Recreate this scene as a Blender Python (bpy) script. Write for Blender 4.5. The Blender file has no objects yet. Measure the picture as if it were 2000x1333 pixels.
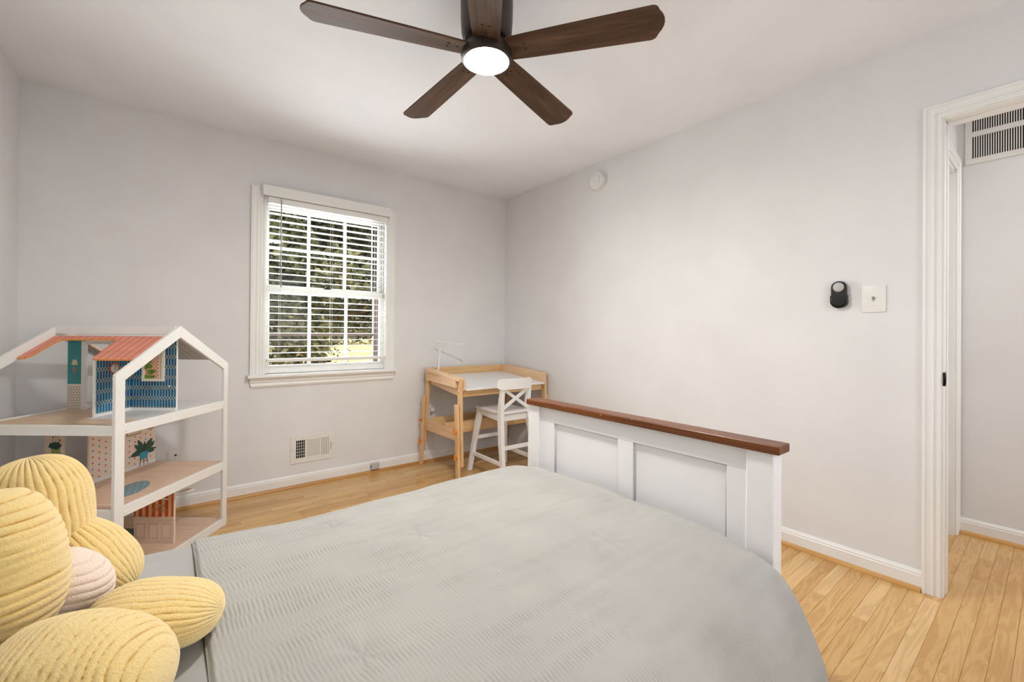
import bpy, bmesh, math, random
import numpy as np
from mathutils import Vector, Matrix
random.seed(7)
rng = np.random.default_rng(7)
SC = bpy.context.scene
COL = SC.collection

# ------------------------------------------------------------------ camera
CAM = Vector((-2.606, -3.4136, 1.1196))
YAW, PITCH, ROLL, FPX, SHIFT = math.radians(38.3246), 0.0048, 0.0079, 847.68, -19.785
FH = Vector((math.sin(YAW), math.cos(YAW), 0))            # camera heading on the floor
RH = Vector((math.cos(YAW), -math.sin(YAW), 0))           # its right-hand side
fw = FH * math.cos(PITCH) + Vector((0, 0, math.sin(PITCH)))
up = -FH * math.sin(PITCH) + Vector((0, 0, math.cos(PITCH)))
rt = RH * math.cos(ROLL) + up * math.sin(ROLL)
up = up * math.cos(ROLL) - RH * math.sin(ROLL)
cd = bpy.data.cameras.new('camera')
cam = bpy.data.objects.new('camera', cd)
COL.objects.link(cam)
cd.sensor_width = 36.0
cd.sensor_fit = 'HORIZONTAL'
cd.lens = FPX / 2000 * 36
cd.shift_y = SHIFT / 2000
cd.clip_start = 0.02
cam.matrix_world = Matrix(((rt.x, up.x, -fw.x, CAM.x), (rt.y, up.y, -fw.y, CAM.y), (rt.z, up.z, -fw.z, CAM.z), (0, 0, 0, 1)))
SC.camera = cam

# ------------------------------------------------------------------ colour management
SC.view_settings.view_transform = 'Standard'
SC.view_settings.look = 'None'
SC.view_settings.gamma = 1.0
SC.view_settings.use_curve_mapping = False
SC.view_settings.exposure = 0.19

# ------------------------------------------------------------------ sky, sun, lights
W = bpy.data.worlds.new('World')
SC.world = W
W.use_nodes = True
wt = W.node_tree
wt.nodes.clear()
sky = wt.nodes.new('ShaderNodeTexSky')
sky.sky_type = 'NISHITA'
sky.sun_disc = False
sky.sun_elevation = math.radians(48)
sky.sun_rotation = math.radians(150)
sky.air_density = 1.0
sky.dust_density = 3.0
bg = wt.nodes.new('ShaderNodeBackground')
bg.inputs['Strength'].default_value = 0.42
wo = wt.nodes.new('ShaderNodeOutputWorld')
wt.links.new(sky.outputs[0], bg.inputs[0])
wt.links.new(bg.outputs[0], wo.inputs[0])


def lamp(name, kind, loc, energy, color, size=None, size_y=None, target=None):
    d = bpy.data.lights.new(name, kind)
    d.energy = energy
    d.color = color
    o = bpy.data.objects.new(name, d)
    o.location = loc
    COL.objects.link(o)
    if kind == 'AREA':
        d.shape = 'RECTANGLE'
        d.size, d.size_y = size, size_y
    elif size is not None:
        if kind == 'SUN':
            d.angle = size
        else:
            d.shadow_soft_size = size
    if target is not None:
        o.rotation_euler = (Vector(target) - Vector(loc)).to_track_quat('-Z', 'Y').to_euler()
    return o


FANC = Vector((-1.663, -2.05, 0))
lamp('sun', 'SUN', (12, -1.5, 11), 3.4, (1.0, 0.94, 0.84), math.radians(1.0), target=(0, 0, 0))
# cool fill light, set in an unseen window added behind the camera
lamp('daylight_fill', 'AREA', (-1.45, -4.40, 1.44), 10, (0.90, 0.95, 1.0), 1.3, 1.2, target=(-1.45, 0, 1.44))
# daylight through the window in the photograph
wl = lamp('daylight_fill', 'AREA', (-1.655, -0.085, 1.39), 9, (0.93, 0.975, 1.0), 0.84, 1.0, target=(-1.655, -3, 1.46))
wl.data.spread = math.radians(140)
lamp('daylight_fill', 'AREA', (-1.60, 0.36, 1.45), 30, (0.95, 0.98, 1.0), 0.9, 1.2, target=(-1.75, -3, 1.50))
# unseen area light added to brighten the hallway; no fixture is built
lamp('hall_fill', 'AREA', (0.53, -4.5, 2.41), 15, (1.0, 0.97, 0.93), 0.3, 0.3, target=(0.53, -4.5, 0))
FAN_POWER = 325.0

# ------------------------------------------------------------------ helpers: materials


def lin(c):
    def f(v):
        v /= 255.0
        return v / 12.92 if v <= 0.04045 else ((v + 0.055) / 1.055) ** 2.4
    return (f(c[0]), f(c[1]), f(c[2]), 1.0)


class S:
    """a shader socket with arithmetic"""
    def __init__(s, t, sock): s.t, s.k = t, sock
    def op(s, o, *a):
        n = s.t.nodes.new('ShaderNodeMath')
        n.operation = o
        for i, v in enumerate((s,) + a):
            if isinstance(v, S): s.t.links.new(v.k, n.inputs[i])
            else: n.inputs[i].default_value = v
        return S(s.t, n.outputs[0])
    def __add__(s, o): return s.op('ADD', o)
    def __sub__(s, o): return s.op('SUBTRACT', o)
    def __mul__(s, o): return s.op('MULTIPLY', o)
    def __truediv__(s, o): return s.op('DIVIDE', o)
    def __lt__(s, o): return s.op('LESS_THAN', o)
    def __gt__(s, o): return s.op('GREATER_THAN', o)
    def abs(s): return s.op('ABSOLUTE')
    def frac(s): return s.op('FRACT')
    def floor(s): return s.op('FLOOR')
    def mn(s, o): return s.op('MINIMUM', o)
    def mx(s, o): return s.op('MAXIMUM', o)
    def sin(s): return s.op('SINE')
    def sqrt(s): return s.op('SQRT')
    def mod(s, o): return s.op('FLOORED_MODULO', o)


class Mat:
    def __init__(s, name, color=(200, 200, 200), rough=0.6, spec=0.5, metal=0.0):
        s.m = bpy.data.materials.new(name)
        s.m.use_nodes = True
        s.t = s.m.node_tree
        s.b = s.t.nodes['Principled BSDF']
        s.b.inputs['Base Color'].default_value = lin(color)
        s.b.inputs['Roughness'].default_value = rough
        s.b.inputs['Specular IOR Level'].default_value = spec
        s.b.inputs['Metallic'].default_value = metal
    def node(s, typ, **kw):
        n = s.t.nodes.new(typ)
        for k, v in kw.items():
            if k in n.inputs.keys(): n.inputs[k].default_value = v
            else: setattr(n, k, v)
        return n
    def coord(s, kind='Object', scale=(1, 1, 1), rot=(0, 0, 0)):
        c = s.node('ShaderNodeTexCoord')
        mp = s.node('ShaderNodeMapping')
        mp.inputs['Scale'].default_value = scale
        mp.inputs['Rotation'].default_value = rot
        s.t.links.new(c.outputs[kind], mp.inputs[0])
        return mp.outputs[0]
    def xyz(s, kind='UV', scale=(1, 1, 1)):
        sp = s.node('ShaderNodeSeparateXYZ')
        s.t.links.new(s.coord(kind, scale), sp.inputs[0])
        return [S(s.t, o) for o in sp.outputs]
    def noise(s, vec, scale=10, detail=3, rough=0.5, dist=0.0):
        n = s.node('ShaderNodeTexNoise', Scale=scale, Detail=detail, Roughness=rough, Distortion=dist)
        s.t.links.new(vec, n.inputs['Vector'])
        return S(s.t, n.outputs['Fac'])
    def ramp(s, fac, stops):
        r = s.node('ShaderNodeValToRGB')
        e = r.color_ramp.elements
        while len(e) < len(stops): e.new(0.5)
        for k, (p, c) in enumerate(stops):
            e[k].position = p
            e[k].color = lin(c)
        s.t.links.new(fac.k, r.inputs[0])
        return r.outputs[0]
    def mix(s, fac, a, b):
        n = s.node('ShaderNodeMix', data_type='RGBA')
        if isinstance(fac, S): s.t.links.new(fac.k, n.inputs[0])
        else: n.inputs[0].default_value = fac
        for v, i in ((a, 6), (b, 7)):
            if isinstance(v, tuple): n.inputs[i].default_value = lin(v)
            else: s.t.links.new(v, n.inputs[i])
        return n.outputs[2]
    def color(s, sock):
        s.t.links.new(sock, s.b.inputs['Base Color'])
        return s
    def rough(s, sc):
        s.t.links.new(sc.k, s.b.inputs['Roughness'])
        return s
    def bump(s, h, strength=0.2, dist=0.01):
        n = s.node('ShaderNodeBump', Strength=strength, Distance=dist)
        s.t.links.new(h.k, n.inputs['Height'])
        s.t.links.new(n.outputs[0], s.b.inputs['Normal'])
        return s


def paint(name, color, rough=0.55, spec=0.4, bump=0.05, scale=220):
    m = Mat(name, color, rough, spec)
    v = m.coord()
    m.bump(m.noise(v, scale, 2), bump, 0.002)
    n = m.noise(v, 3.0, 3)
    c = tuple(min(255, x * 1.012) for x in color), tuple(x * 0.988 for x in color)
    m.color(m.ramp(n, ((0.3, c[1]), (0.7, c[0]))))
    return m.m


def wood(name, dark, mid, light, axis=0, rough=0.45, spec=0.4, grain=60.0, long=3.0, bump=0.08, coord='Object'):
    """a plain wood with grain running along the given axis"""
    m = Mat(name, mid, rough, spec)
    sc = [grain] * 3
    sc[axis] = long
    v = m.coord(coord, tuple(sc))
    n = m.noise(v, 1.0, 5, 0.6, 0.6)
    sc2 = [grain * 0.22] * 3
    sc2[axis] = long * 0.35
    n2 = m.noise(m.coord(coord, tuple(sc2)), 1.0, 3, 0.5, 1.2)
    f = n * 0.45 + n2 * 0.55
    m.color(m.ramp(f, ((0.30, dark), (0.5, mid), (0.70, light))))
    m.bump(n, bump, 0.002)
    return m.m


M = {}
M['wall'] = paint('wall_paint', (232, 231, 231), 0.75, 0.25, 0.06)
M['ceiling'] = paint('ceiling_paint', (246, 248, 252), 0.85, 0.15, 0.05)
M['trim'] = paint('trim_paint', (243, 242, 239), 0.32, 0.5, 0.0, 60)
M['vinyl'] = paint('blind_vinyl', (240, 239, 236), 0.38, 0.45, 0.0, 60)
M['plastic'] = paint('white_plastic', (238, 236, 232), 0.35, 0.5, 0.0, 60)
M['grey_plastic'] = paint('grey_plastic', (196, 194, 190), 0.4, 0.5, 0.0, 60)
M['metal_white'] = paint('enamelled_metal', (234, 231, 226), 0.4, 0.5, 0.02, 80)
M['dark'] = Mat('dark_cavity', (26, 25, 24), 0.9, 0.1).m
M['black'] = paint('black_plastic', (12, 12, 12), 0.38, 0.5, 0.05, 300)
M['black_metal'] = Mat('black_metal', (30, 28, 26), 0.35, 0.5, 0.8).m
M['steel'] = Mat('brushed_steel', (170, 168, 165), 0.3, 0.5, 1.0).m
M['bronze'] = paint('bronze_finish', (47, 37, 30), 0.42, 0.45, 0.03, 120)
M['storm'] = paint('brown_storm_frame', (104, 86, 80), 0.5, 0.4, 0.02, 60)
M['orange'] = paint('orange_plastic', (232, 125, 38), 0.4, 0.5, 0.0, 60)
M['white_paint'] = paint('white_lacquer', (240, 239, 237), 0.36, 0.45, 0.03, 90)
M['doll_white'] = paint('dollhouse_white', (240, 238, 234), 0.42, 0.4, 0.03, 120)
M['cord'] = Mat('white_cord', (232, 230, 226), 0.5, 0.4).m
M['subfloor'] = Mat('floor_joint', (84, 52, 22), 0.9, 0.1).m
M['pine_x'] = wood('pine_lengthwise', (206, 160, 104), (226, 186, 134), (236, 202, 156), 0)
M['pine_y'] = wood('pine_crosswise', (210, 164, 118), (230, 192, 152), (240, 210, 176), 1)
M['pine_z'] = wood('pine_upright', (208, 160, 104), (228, 188, 138), (238, 206, 160), 2)
M['shoe_x'] = wood('oak_moulding', (176, 122, 58), (200, 148, 82), (216, 168, 104), 0, 0.35)
M['shoe_y'] = wood('oak_moulding_side', (184, 132, 70), (206, 156, 90), (220, 174, 110), 1, 0.35)


def lens_material():
    m = Mat('lamp_lens', (255, 250, 240), 0.3)
    m.b.inputs['Emission Color'].default_value = (1.0, 0.975, 0.935, 1)
    m.b.inputs['Emission Strength'].default_value = FAN_POWER
    return m.m


M['lens'] = lens_material()


def plank_material():
    m = Mat('oak_plank', (206, 160, 100), 0.22, 0.45)
    a = m.node('ShaderNodeAttribute', attribute_name='tone')
    tone = S(m.t, a.outputs['Fac'])
    # shift the grain of every plank by its own tone
    co = m.node('ShaderNodeTexCoord')
    cb = m.node('ShaderNodeCombineXYZ')
    m.t.links.new((tone * 37.0).k, cb.inputs[0])
    m.t.links.new((tone * 91.0).k, cb.inputs[1])
    m.t.links.new((tone * 13.0).k, cb.inputs[2])
    ad = m.node('ShaderNodeVectorMath', operation='ADD')
    m.t.links.new(co.outputs['Object'], ad.inputs[0])
    m.t.links.new(cb.outputs[0], ad.inputs[1])
    mp = m.node('ShaderNodeMapping')
    mp.inputs['Scale'].default_value = (1.5, 15, 15)
    m.t.links.new(ad.outputs[0], mp.inputs[0])
    big = m.noise(mp.outputs[0], 1.0, 3, 0.5, 1.6)
    rings = (big * 30.0).sin() * 0.5 + 0.5
    mp2 = m.node('ShaderNodeMapping')
    mp2.inputs['Scale'].default_value = (9, 320, 320)
    m.t.links.new(ad.outputs[0], mp2.inputs[0])
    fine = m.noise(mp2.outputs[0], 1.0, 2, 0.6)
    base = m.ramp(tone, ((0.0, (184, 136, 78)), (0.35, (200, 154, 93)), (0.7, (209, 167, 106)), (1.0, (220, 183, 129))))
    grain = m.ramp(rings * 0.55 + fine * 0.45, ((0.2, (178, 126, 68)), (0.8, (236, 200, 142))))
    m.color(m.mix(0.24, base, grain))
    m.bump(fine, 0.05, 0.0015)
    return m.m


M['plank'] = plank_material()


def blade_material():
    m = Mat('dark_walnut', (70, 52, 40), 0.36, 0.22)
    v = m.coord('UV', (3.5, 42, 1))
    n = m.noise(v, 1.0, 5, 0.65, 1.0)
    n2 = m.noise(m.coord('UV', (1.2, 11, 1)), 1.0, 3, 0.5, 1.5)
    f = n * 0.5 + n2 * 0.5
    m.color(m.ramp(f, ((0.32, (58, 40, 29)), (0.5, (86, 63, 47)), (0.68, (112, 86, 66)))))
    m.rough(n * 0.2 + 0.48)
    m.bump(n, 0.1, 0.001)
    return m.m


M['blade'] = blade_material()


def cap_material():
    m = Mat('stained_cap', (140, 78, 34), 0.33, 0.35)
    v = m.coord('Object', (60, 3, 60))
    n = m.noise(v, 1.0, 5, 0.6, 0.8)
    n2 = m.noise(m.coord('Object', (14, 1.6, 14)), 1.0, 3)
    wood_c = m.ramp(n * 0.5 + n2 * 0.5, ((0.3, (72, 36, 13)), (0.5, (106, 57, 24)), (0.72, (142, 86, 40))))
    # chipped varnish: raw wood showing in small spots
    w = m.noise(m.coord('Object', (70, 24, 70)), 1.0, 4, 0.7)
    m.color(m.mix((w > 0.66), wood_c, (208, 168, 104)))
    m.bump(n, 0.06, 0.001)
    return m.m


M['cap'] = cap_material()


def bed_paint():
    m = Mat('worn_white_paint', (238, 236, 236), 0.4, 0.4)
    w = m.noise(m.coord('Object', (1, 1, 1)), 42, 3, 0.6)
    m.color(m.mix((w > 0.765), (238, 236, 236), (196, 178, 158)))
    m.bump(m.noise(m.coord('Object', (90, 90, 8)), 1.0, 3), 0.05, 0.001)
    return m.m


M['bed_white'] = bed_paint()


def cloth(name, color, scale=900, bump=0.25, rough=0.9):
    m = Mat(name, color, rough, 0.15)
    m.b.inputs['Sheen Weight'].default_value = 0.15
    v = m.coord('Object')
    n = m.noise(v, scale, 2)
    m.bump(n, bump, 0.0015)
    n2 = m.noise(v, 6, 3)
    m.color(m.ramp(n2, ((0.3, tuple(x * 0.975 for x in color)), (0.7, tuple(min(255, x * 1.015) for x in color)))))
    return m.m


M['quilt'] = cloth('seersucker_cotton', (165, 162, 155))
M['sheet'] = cloth('plain_cotton', (165, 163, 159), 1200, 0.15)
M['pillow'] = cloth('grey_pillowcase', (120, 124, 122), 700, 0.3)
M['mattress'] = cloth('mattress_ticking', (228, 226, 222))


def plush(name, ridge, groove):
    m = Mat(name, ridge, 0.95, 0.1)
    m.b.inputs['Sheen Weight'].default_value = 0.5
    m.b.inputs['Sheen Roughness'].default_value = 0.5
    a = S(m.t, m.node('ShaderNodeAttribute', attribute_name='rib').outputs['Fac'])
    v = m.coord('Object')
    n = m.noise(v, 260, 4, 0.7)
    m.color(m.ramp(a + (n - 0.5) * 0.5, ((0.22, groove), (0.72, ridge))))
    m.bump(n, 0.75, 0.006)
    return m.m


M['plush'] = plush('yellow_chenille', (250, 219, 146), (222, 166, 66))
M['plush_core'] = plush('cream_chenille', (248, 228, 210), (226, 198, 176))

# ---- dollhouse prints (flat print on real panels, UV in metres) ----


def lattice_material():
    m = Mat('blue_lattice_paper', (16, 90, 140), 0.45, 0.35)
    x, y, _ = m.xyz('UV')
    P, Q = 0.0145, 0.052
    u = (x / P).frac() - 0.5
    v = (y / Q).frac()
    z = (v / 0.4).mn(1.0)
    w = (0.5 - (z - 0.5).abs()) if False else ((z - 0.5).abs() * -1.0 + 0.5)
    d1 = (u.abs() - w).abs()
    d2 = (v - 0.0).abs()
    line = (d1 < 0.085)
    tone = m.ramp(m.noise(m.coord('UV'), 9, 2), ((0.35, (14, 84, 136)), (0.65, (24, 118, 170))))
    m.color(m.mix(line, tone, (214, 198, 124)))
    return m.m


def star_material():
    m = Mat('star_paper', (240, 222, 206), 0.5, 0.3)
    x, y, _ = m.xyz('UV')
    P, Q = 0.034, 0.030
    col = (x / P).floor()
    y2 = y / Q + col.mod(2.0) * 0.5
    u = ((x / P).frac() - 0.5) * P
    v = (y2.frac() - 0.5) * Q
    dd = u.abs().sqrt() + v.abs().sqrt()
    star = dd < 0.100
    teal = ((col + y2.floor() * 2.0).mod(3.0)) < 0.5
    m.color(m.mix(star, (240, 222, 206), m.mix(teal, (206, 84, 66), (76, 148, 158))))
    return m.m


def tile_material():
    m = Mat('teal_paper_over_hexagon_tile', (60, 150, 150), 0.45, 0.35)
    x, y, _ = m.xyz('UV')
    # hexagon tiles below 0.12 m
    s = 0.0155
    def hexd(px, py):
        return (px.abs() * 0.5 + py.abs() * 0.866).mx(px.abs())
    hx, hy = s, s * 1.732
    ax, ay = ((x / hx).frac() - 0.5) * hx, ((y / hy).frac() - 0.5) * hy
    bx, by = (((x / hx) + 0.5).frac() - 0.5) * hx, (((y / hy) + 0.5).frac() - 0.5) * hy
    d = hexd(ax, ay).mn(hexd(bx, by))
    tile = m.mix(d > s * 0.455, (232, 222, 206), (112, 102, 92))
    P = 0.0075
    row = (y / P).floor()
    u = ((x / P + row.mod(2.0) * 0.5).frac() - 0.5).abs()
    v = ((y / P).frac() - 0.5).abs()
    dots = m.mix((u + v) < 0.26, (42, 138, 142), (150, 200, 190))
    c = m.mix(y > 0.128, tile, dots)
    rail = ((y - 0.125).abs() < 0.004)
    m.color(m.mix(rail, c, (236, 228, 214)))
    return m.m


def stripe_material():
    m = Mat('striped_paper_over_wainscot', (236, 214, 196), 0.5, 0.3)
    x, y, _ = m.xyz('UV')
    f = (x / 0.033).frac()
    red = f < 0.42
    navy = ((f - 0.46).abs() < 0.04)
    st = m.mix(red, (232, 178, 110), (206, 78, 52))
    st = m.mix(navy, st, (54, 66, 96))
    m.color(m.mix(y > 0.155, (236, 214, 196), st))
    return m.m


def dollfloor_material():
    m = Mat('printed_plank_floor', (214, 180, 146), 0.35, 0.4)
    x, y, _ = m.xyz('UV')
    row = (y / 0.011)
    lines = row.frac() < 0.12
    r = m.noise(m.coord('UV', (3, 90, 1)), 1.0, 3)
    c = m.ramp(r, ((0.3, (220, 186, 156)), (0.7, (240, 212, 186))))
    ends = (((x / 0.16) + (row.floor() * 0.37)).frac() < 0.012)
    m.color(m.mix(lines.mx(ends), c, (184, 142, 112)))
    return m.m


def topfloor_material():
    m = Mat('printed_wood_and_marble_floor', (206, 172, 134), 0.32, 0.4)
    x, y, _ = m.xyz('UV')          # x = across the house, y = depth
    r = m.noise(m.coord('UV', (3, 60, 1)), 1.0, 3)
    wd = m.ramp(r, ((0.3, (210, 174, 136)), (0.7, (232, 202, 168))))
    wd = m.mix(((y / 0.03).frac() < 0.05), wd, (172, 134, 98))
    mb = m.ramp(m.noise(m.coord('UV'), 26, 5, 0.6, 1.0), ((0.3, (206, 203, 200)), (0.7, (230, 228, 225))))
    g = (x > -1.925) * (y > 1.965)
    m.color(m.mix(g, wd, mb))
    return m.m


def roof_material(name, base, seam):
    m = Mat(name, base, 0.45, 0.35)
    x, y, _ = m.xyz('UV')
    f = (x / 0.034).frac()
    n = m.noise(m.coord('UV', (8, 40, 1)), 1.0, 2)
    c = m.ramp(n, ((0.3, tuple(v * 0.96 for v in base)), (0.7, tuple(min(255, v * 1.03) for v in base))))
    m.color(m.mix((f < 0.13), c, seam))
    m.bump((f < 0.13) * -1.0, 0.3, 0.002)
    return m.m


def rug_material(name, a, b):
    m = Mat(name, a, 0.6, 0.2)
    x, y, _ = m.xyz('UV')
    w = ((x * 150.0).sin() * 0.006 + y)
    m.color(m.mix((w / 0.03).frac() < 0.14, a, b))
    return m.m


def fretwork_material():
    m = Mat('orange_fretwork_print', (232, 206, 180), 0.5, 0.3)
    x, y, _ = m.xyz('UV')
    P = 0.017
    u, v = (x / P).frac(), (y / P).frac()
    ring = (((u - 0.5).abs().mx((v - 0.5).abs()) - 0.3).abs() < 0.085)
    bars = ((u - 0.5).abs() < 0.07).mx((v - 0.5).abs() < 0.07) * (((u - 0.5).abs().mx((v - 0.5).abs())) > 0.3)
    m.color(m.mix(ring.mx(bars), (238, 214, 192), (216, 112, 76)))
    return m.m


M['lattice'] = lattice_material()
M['stars'] = star_material()
M['tiles'] = tile_material()
M['stripes'] = stripe_material()
M['dollfloor'] = dollfloor_material()
M['topfloor'] = topfloor_material()
M['roof'] = roof_material('coral_metal_roof_print', (232, 152, 128), (194, 98, 76))
M['roof_under'] = roof_material('grey_roof_underside', (196, 190, 182), (150, 145, 138))
M['rug'] = rug_material('blue_wave_rug', (112, 152, 166), (214, 180, 146))
M['green_rug'] = rug_material('green_rug', (72, 112, 108), (146, 160, 110))
M['fret'] = fretwork_material()


def flat(name, c, r=0.5): return Mat(name, c, r, 0.3).m


M['cream_edge'] = flat('cream_edge', (238, 224, 196))
M['cream'] = flat('cream_print', (240, 230, 214))
M['orange_edge'] = flat('orange_edge', (226, 146, 62))
M['coral'] = flat('coral_print', (196, 92, 62))
M['clock_face'] = flat('clock_face_print', (228, 220, 212))
M['ink'] = flat('dark_ink', (40, 36, 34))
M['leaf_print'] = flat('leaf_print', (58, 84, 70))
M['leaf_light'] = flat('light_leaf_print', (128, 152, 62))
M['pot_blue'] = flat('blue_pot_print', (56, 160, 186))
M['pot_green'] = flat('green_pot_print', (158, 174, 100))
M['brown_print'] = flat('brown_print', (104, 64, 44))
M['tan_print'] = flat('tan_print', (196, 160, 110))
M['shade_print'] = flat('lamp_shade_print', (222, 200, 156))
M['silver_print'] = flat('silver_print', (150, 140, 130))
M['wainscot'] = flat('wainscot_print', (226, 202, 184))
M['wainscot_dark'] = flat('wainscot_shadow_print', (208, 180, 160))

M['glass'] = bpy.data.materials.new('window_glass')
M['glass'].use_nodes = True
_t = M['glass'].node_tree
_t.nodes.clear()
_o = _t.nodes.new('ShaderNodeOutputMaterial')
_mx = _t.nodes.new('ShaderNodeMixShader')
_tr = _t.nodes.new('ShaderNodeBsdfTransparent')
_tr.inputs[0].default_value = (0.96, 0.97, 0.965, 1)
_gl = _t.nodes.new('ShaderNodeBsdfGlossy')
_gl.inputs['Roughness'].default_value = 0.02
_fr = _t.nodes.new('ShaderNodeFresnel')
_fr.inputs[0].default_value = 1.25
_t.links.new(_fr.outputs[0], _mx.inputs[0])
_t.links.new(_tr.outputs[0], _mx.inputs[1])
_t.links.new(_gl.outputs[0], _mx.inputs[2])
_t.links.new(_mx.outputs[0], _o.inputs[0])


def foliage_material():
    m = Mat('foliage', (96, 104, 66), 0.6, 0.3)
    a = S(m.t, m.node('ShaderNodeAttribute', attribute_name='tone').outputs['Fac'])
    m.color(m.ramp(a, ((0.0, (58, 56, 44)), (0.35, (88, 88, 62)), (0.75, (122, 124, 88)), (1.0, (166, 156, 112)))))
    m.b.inputs['Transmission Weight'].default_value = 0.0
    return m.m


M['leaf'] = foliage_material()
M['bark'] = wood('bark', (58, 46, 38), (88, 72, 60), (116, 98, 82), 2, 0.9, 0.1, 30, 3, 0.6)


def lawn_material():
    m = Mat('dry_lawn', (196, 178, 124), 0.95, 0.1)
    v = m.coord('Object')
    n = m.noise(v, 0.6, 4) * 0.6 + m.noise(v, 20, 3) * 0.4
    m.color(m.ramp(n, ((0.3, (150, 142, 88)), (0.5, (204, 184, 128)), (0.75, (220, 204, 156)))))
    return m.m


M['lawn'] = lawn_material()
M['paving'] = paint('pale_concrete', (206, 200, 194), 0.9, 0.1, 0.2, 40)
M['hedge'] = M['leaf']

# ------------------------------------------------------------------ helpers: geometry


class MB:
    """collects shapes and links them as ONE mesh object"""
    def __init__(s, T=None):
        s.bm = bmesh.new()
        s.T = T
        s.layer = None
    def add(s, verts, faces, mi=0, smooth=False):
        vs = [s.bm.verts.new(v) for v in verts]
        out = []
        for f in faces:
            try:
                fc = s.bm.faces.new([vs[i] for i in f])
            except ValueError:
                continue
            fc.material_index = mi
            fc.smooth = smooth
            out.append(fc)
        return vs, out
    def box(s, lo, hi, bevel=0.0, seg=2, mi=0, R=None, taper=None):
        x0, y0, z0 = lo
        x1, y1, z1 = hi
        v = [Vector(q) for q in ((x0, y0, z0), (x1, y0, z0), (x1, y1, z0), (x0, y1, z0), (x0, y0, z1), (x1, y0, z1), (x1, y1, z1), (x0, y1, z1))]
        if R is not None:
            v = [R @ q for q in v]
        return s.hexa(v, bevel, seg, mi)
    def hexa(s, v, bevel=0.0, seg=2, mi=0):
        vs, fs = s.add(v, ((3, 2, 1, 0), (4, 5, 6, 7), (0, 1, 5, 4), (1, 2, 6, 5), (2, 3, 7, 6), (3, 0, 4, 7)), mi)
        if bevel > 0:
            es = set()
            for f in fs: es.update(f.edges)
            r = bmesh.ops.bevel(s.bm, geom=list(es), offset=bevel, segments=seg, profile=0.5, affect='EDGES', clamp_overlap=True)
            for f in r['faces']:
                f.material_index = mi
        return s
    def bar(s, a, b, w, t, side, bevel=0.002, mi=0, wb=None):
        """a straight board from a to b; w across 'side', t across the third direction"""
        a, b, side = Vector(a), Vector(b), Vector(side)
        d = (b - a).normalized()
        sd = (side - d * side.dot(d)).normalized()
        n = d.cross(sd)
        wb = w if wb is None else wb
        v = []
        for p, ww in ((a, w), (b, wb)):
            for i, j in ((-1, -1), (1, -1), (1, 1), (-1, 1)):
                v.append(p + sd * (i * ww / 2) + n * (j * t / 2))
        return s.hexa(v, bevel, 2, mi)
    def prism(s, poly, lo, hi, axis=1, bevel=0.0, mi=0, seg=2, inner=None):
        """polygon (2D) extruded along an axis: axis 0 -> (y,z), 1 -> (x,z), 2 -> (x,y)"""
        def P(p, h):
            return {0: (h, p[0], p[1]), 1: (p[0], h, p[1]), 2: (p[0], p[1], h)}[axis]
        n = len(poly)
        v = [P(p, lo) for p in poly] + [P(p, hi) for p in poly]
        f = [tuple(range(n))[::-1], tuple(range(n, 2 * n))] + [(i, (i + 1) % n, n + (i + 1) % n, n + i) for i in range(n)]
        vs, fs = s.add(v, f, mi)
        bmesh.ops.recalc_face_normals(s.bm, faces=fs)
        if bevel > 0:
            es = set()
            for fc in fs[:2]: es.update(fc.edges)
            bmesh.ops.bevel(s.bm, geom=list(es), offset=bevel, segments=seg, profile=0.5, affect='EDGES', clamp_overlap=True)
        return s
    def tube(s, pts, r, seg=8, mi=0, smooth=True):
        pts = [Vector(p) for p in pts]
        rings = []
        ref = Vector((0.31, 0.2, 0.93))
        for i, p in enumerate(pts):
            d = (pts[min(i + 1, len(pts) - 1)] - pts[max(i - 1, 0)]).normalized()
            if abs(d.dot(ref)) > 0.97: ref = Vector((0.9, 0.3, 0.1))
            a = d.cross(ref).normalized()
            b = d.cross(a)
            ri = r[i] if isinstance(r, (list, tuple)) else r
            rings.append([p + (a * math.cos(k * 2 * math.pi / seg) + b * math.sin(k * 2 * math.pi / seg)) * ri for k in range(seg)])
        v = [q for g in rings for q in g]
        f = []
        for i in range(len(rings) - 1):
            for k in range(seg):
                f.append((i * seg + k, i * seg + (k + 1) % seg, (i + 1) * seg + (k + 1) % seg, (i + 1) * seg + k))
        f.append(tuple(range(seg))[::-1])
        f.append(tuple(range((len(rings) - 1) * seg, len(rings) * seg)))
        s.add(v, f, mi, smooth)
        return s
    def lathe(s, prof, origin, axis=(0, 0, 1), seg=32, mi=0, smooth=True):
        o, ax = Vector(origin), Vector(axis).normalized()
        a = ax.orthogonal().normalized()
        b = ax.cross(a)
        v, f, rings = [], [], []
        for r, h in prof:
            if r < 1e-6:
                rings.append([len(v)])
                v.append(o + ax * h)
            else:
                rings.append(list(range(len(v), len(v) + seg)))
                v += [o + ax * h + (a * math.cos(k * 2 * math.pi / seg) + b * math.sin(k * 2 * math.pi / seg)) * r for k in range(seg)]
        for g, h in zip(rings, rings[1:]):
            for k in range(seg):
                k2 = (k + 1) % seg
                if len(g) == 1: f.append((g[0], h[k], h[k2]))
                elif len(h) == 1: f.append((g[k], g[k2], h[0]))
                else: f.append((g[k], g[k2], h[k2], h[k]))
        if len(rings[0]) > 1: f.append(tuple(rings[0])[::-1])
        if len(rings[-1]) > 1: f.append(tuple(rings[-1]))
        s.add(v, f, mi, smooth)
        return s
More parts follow.
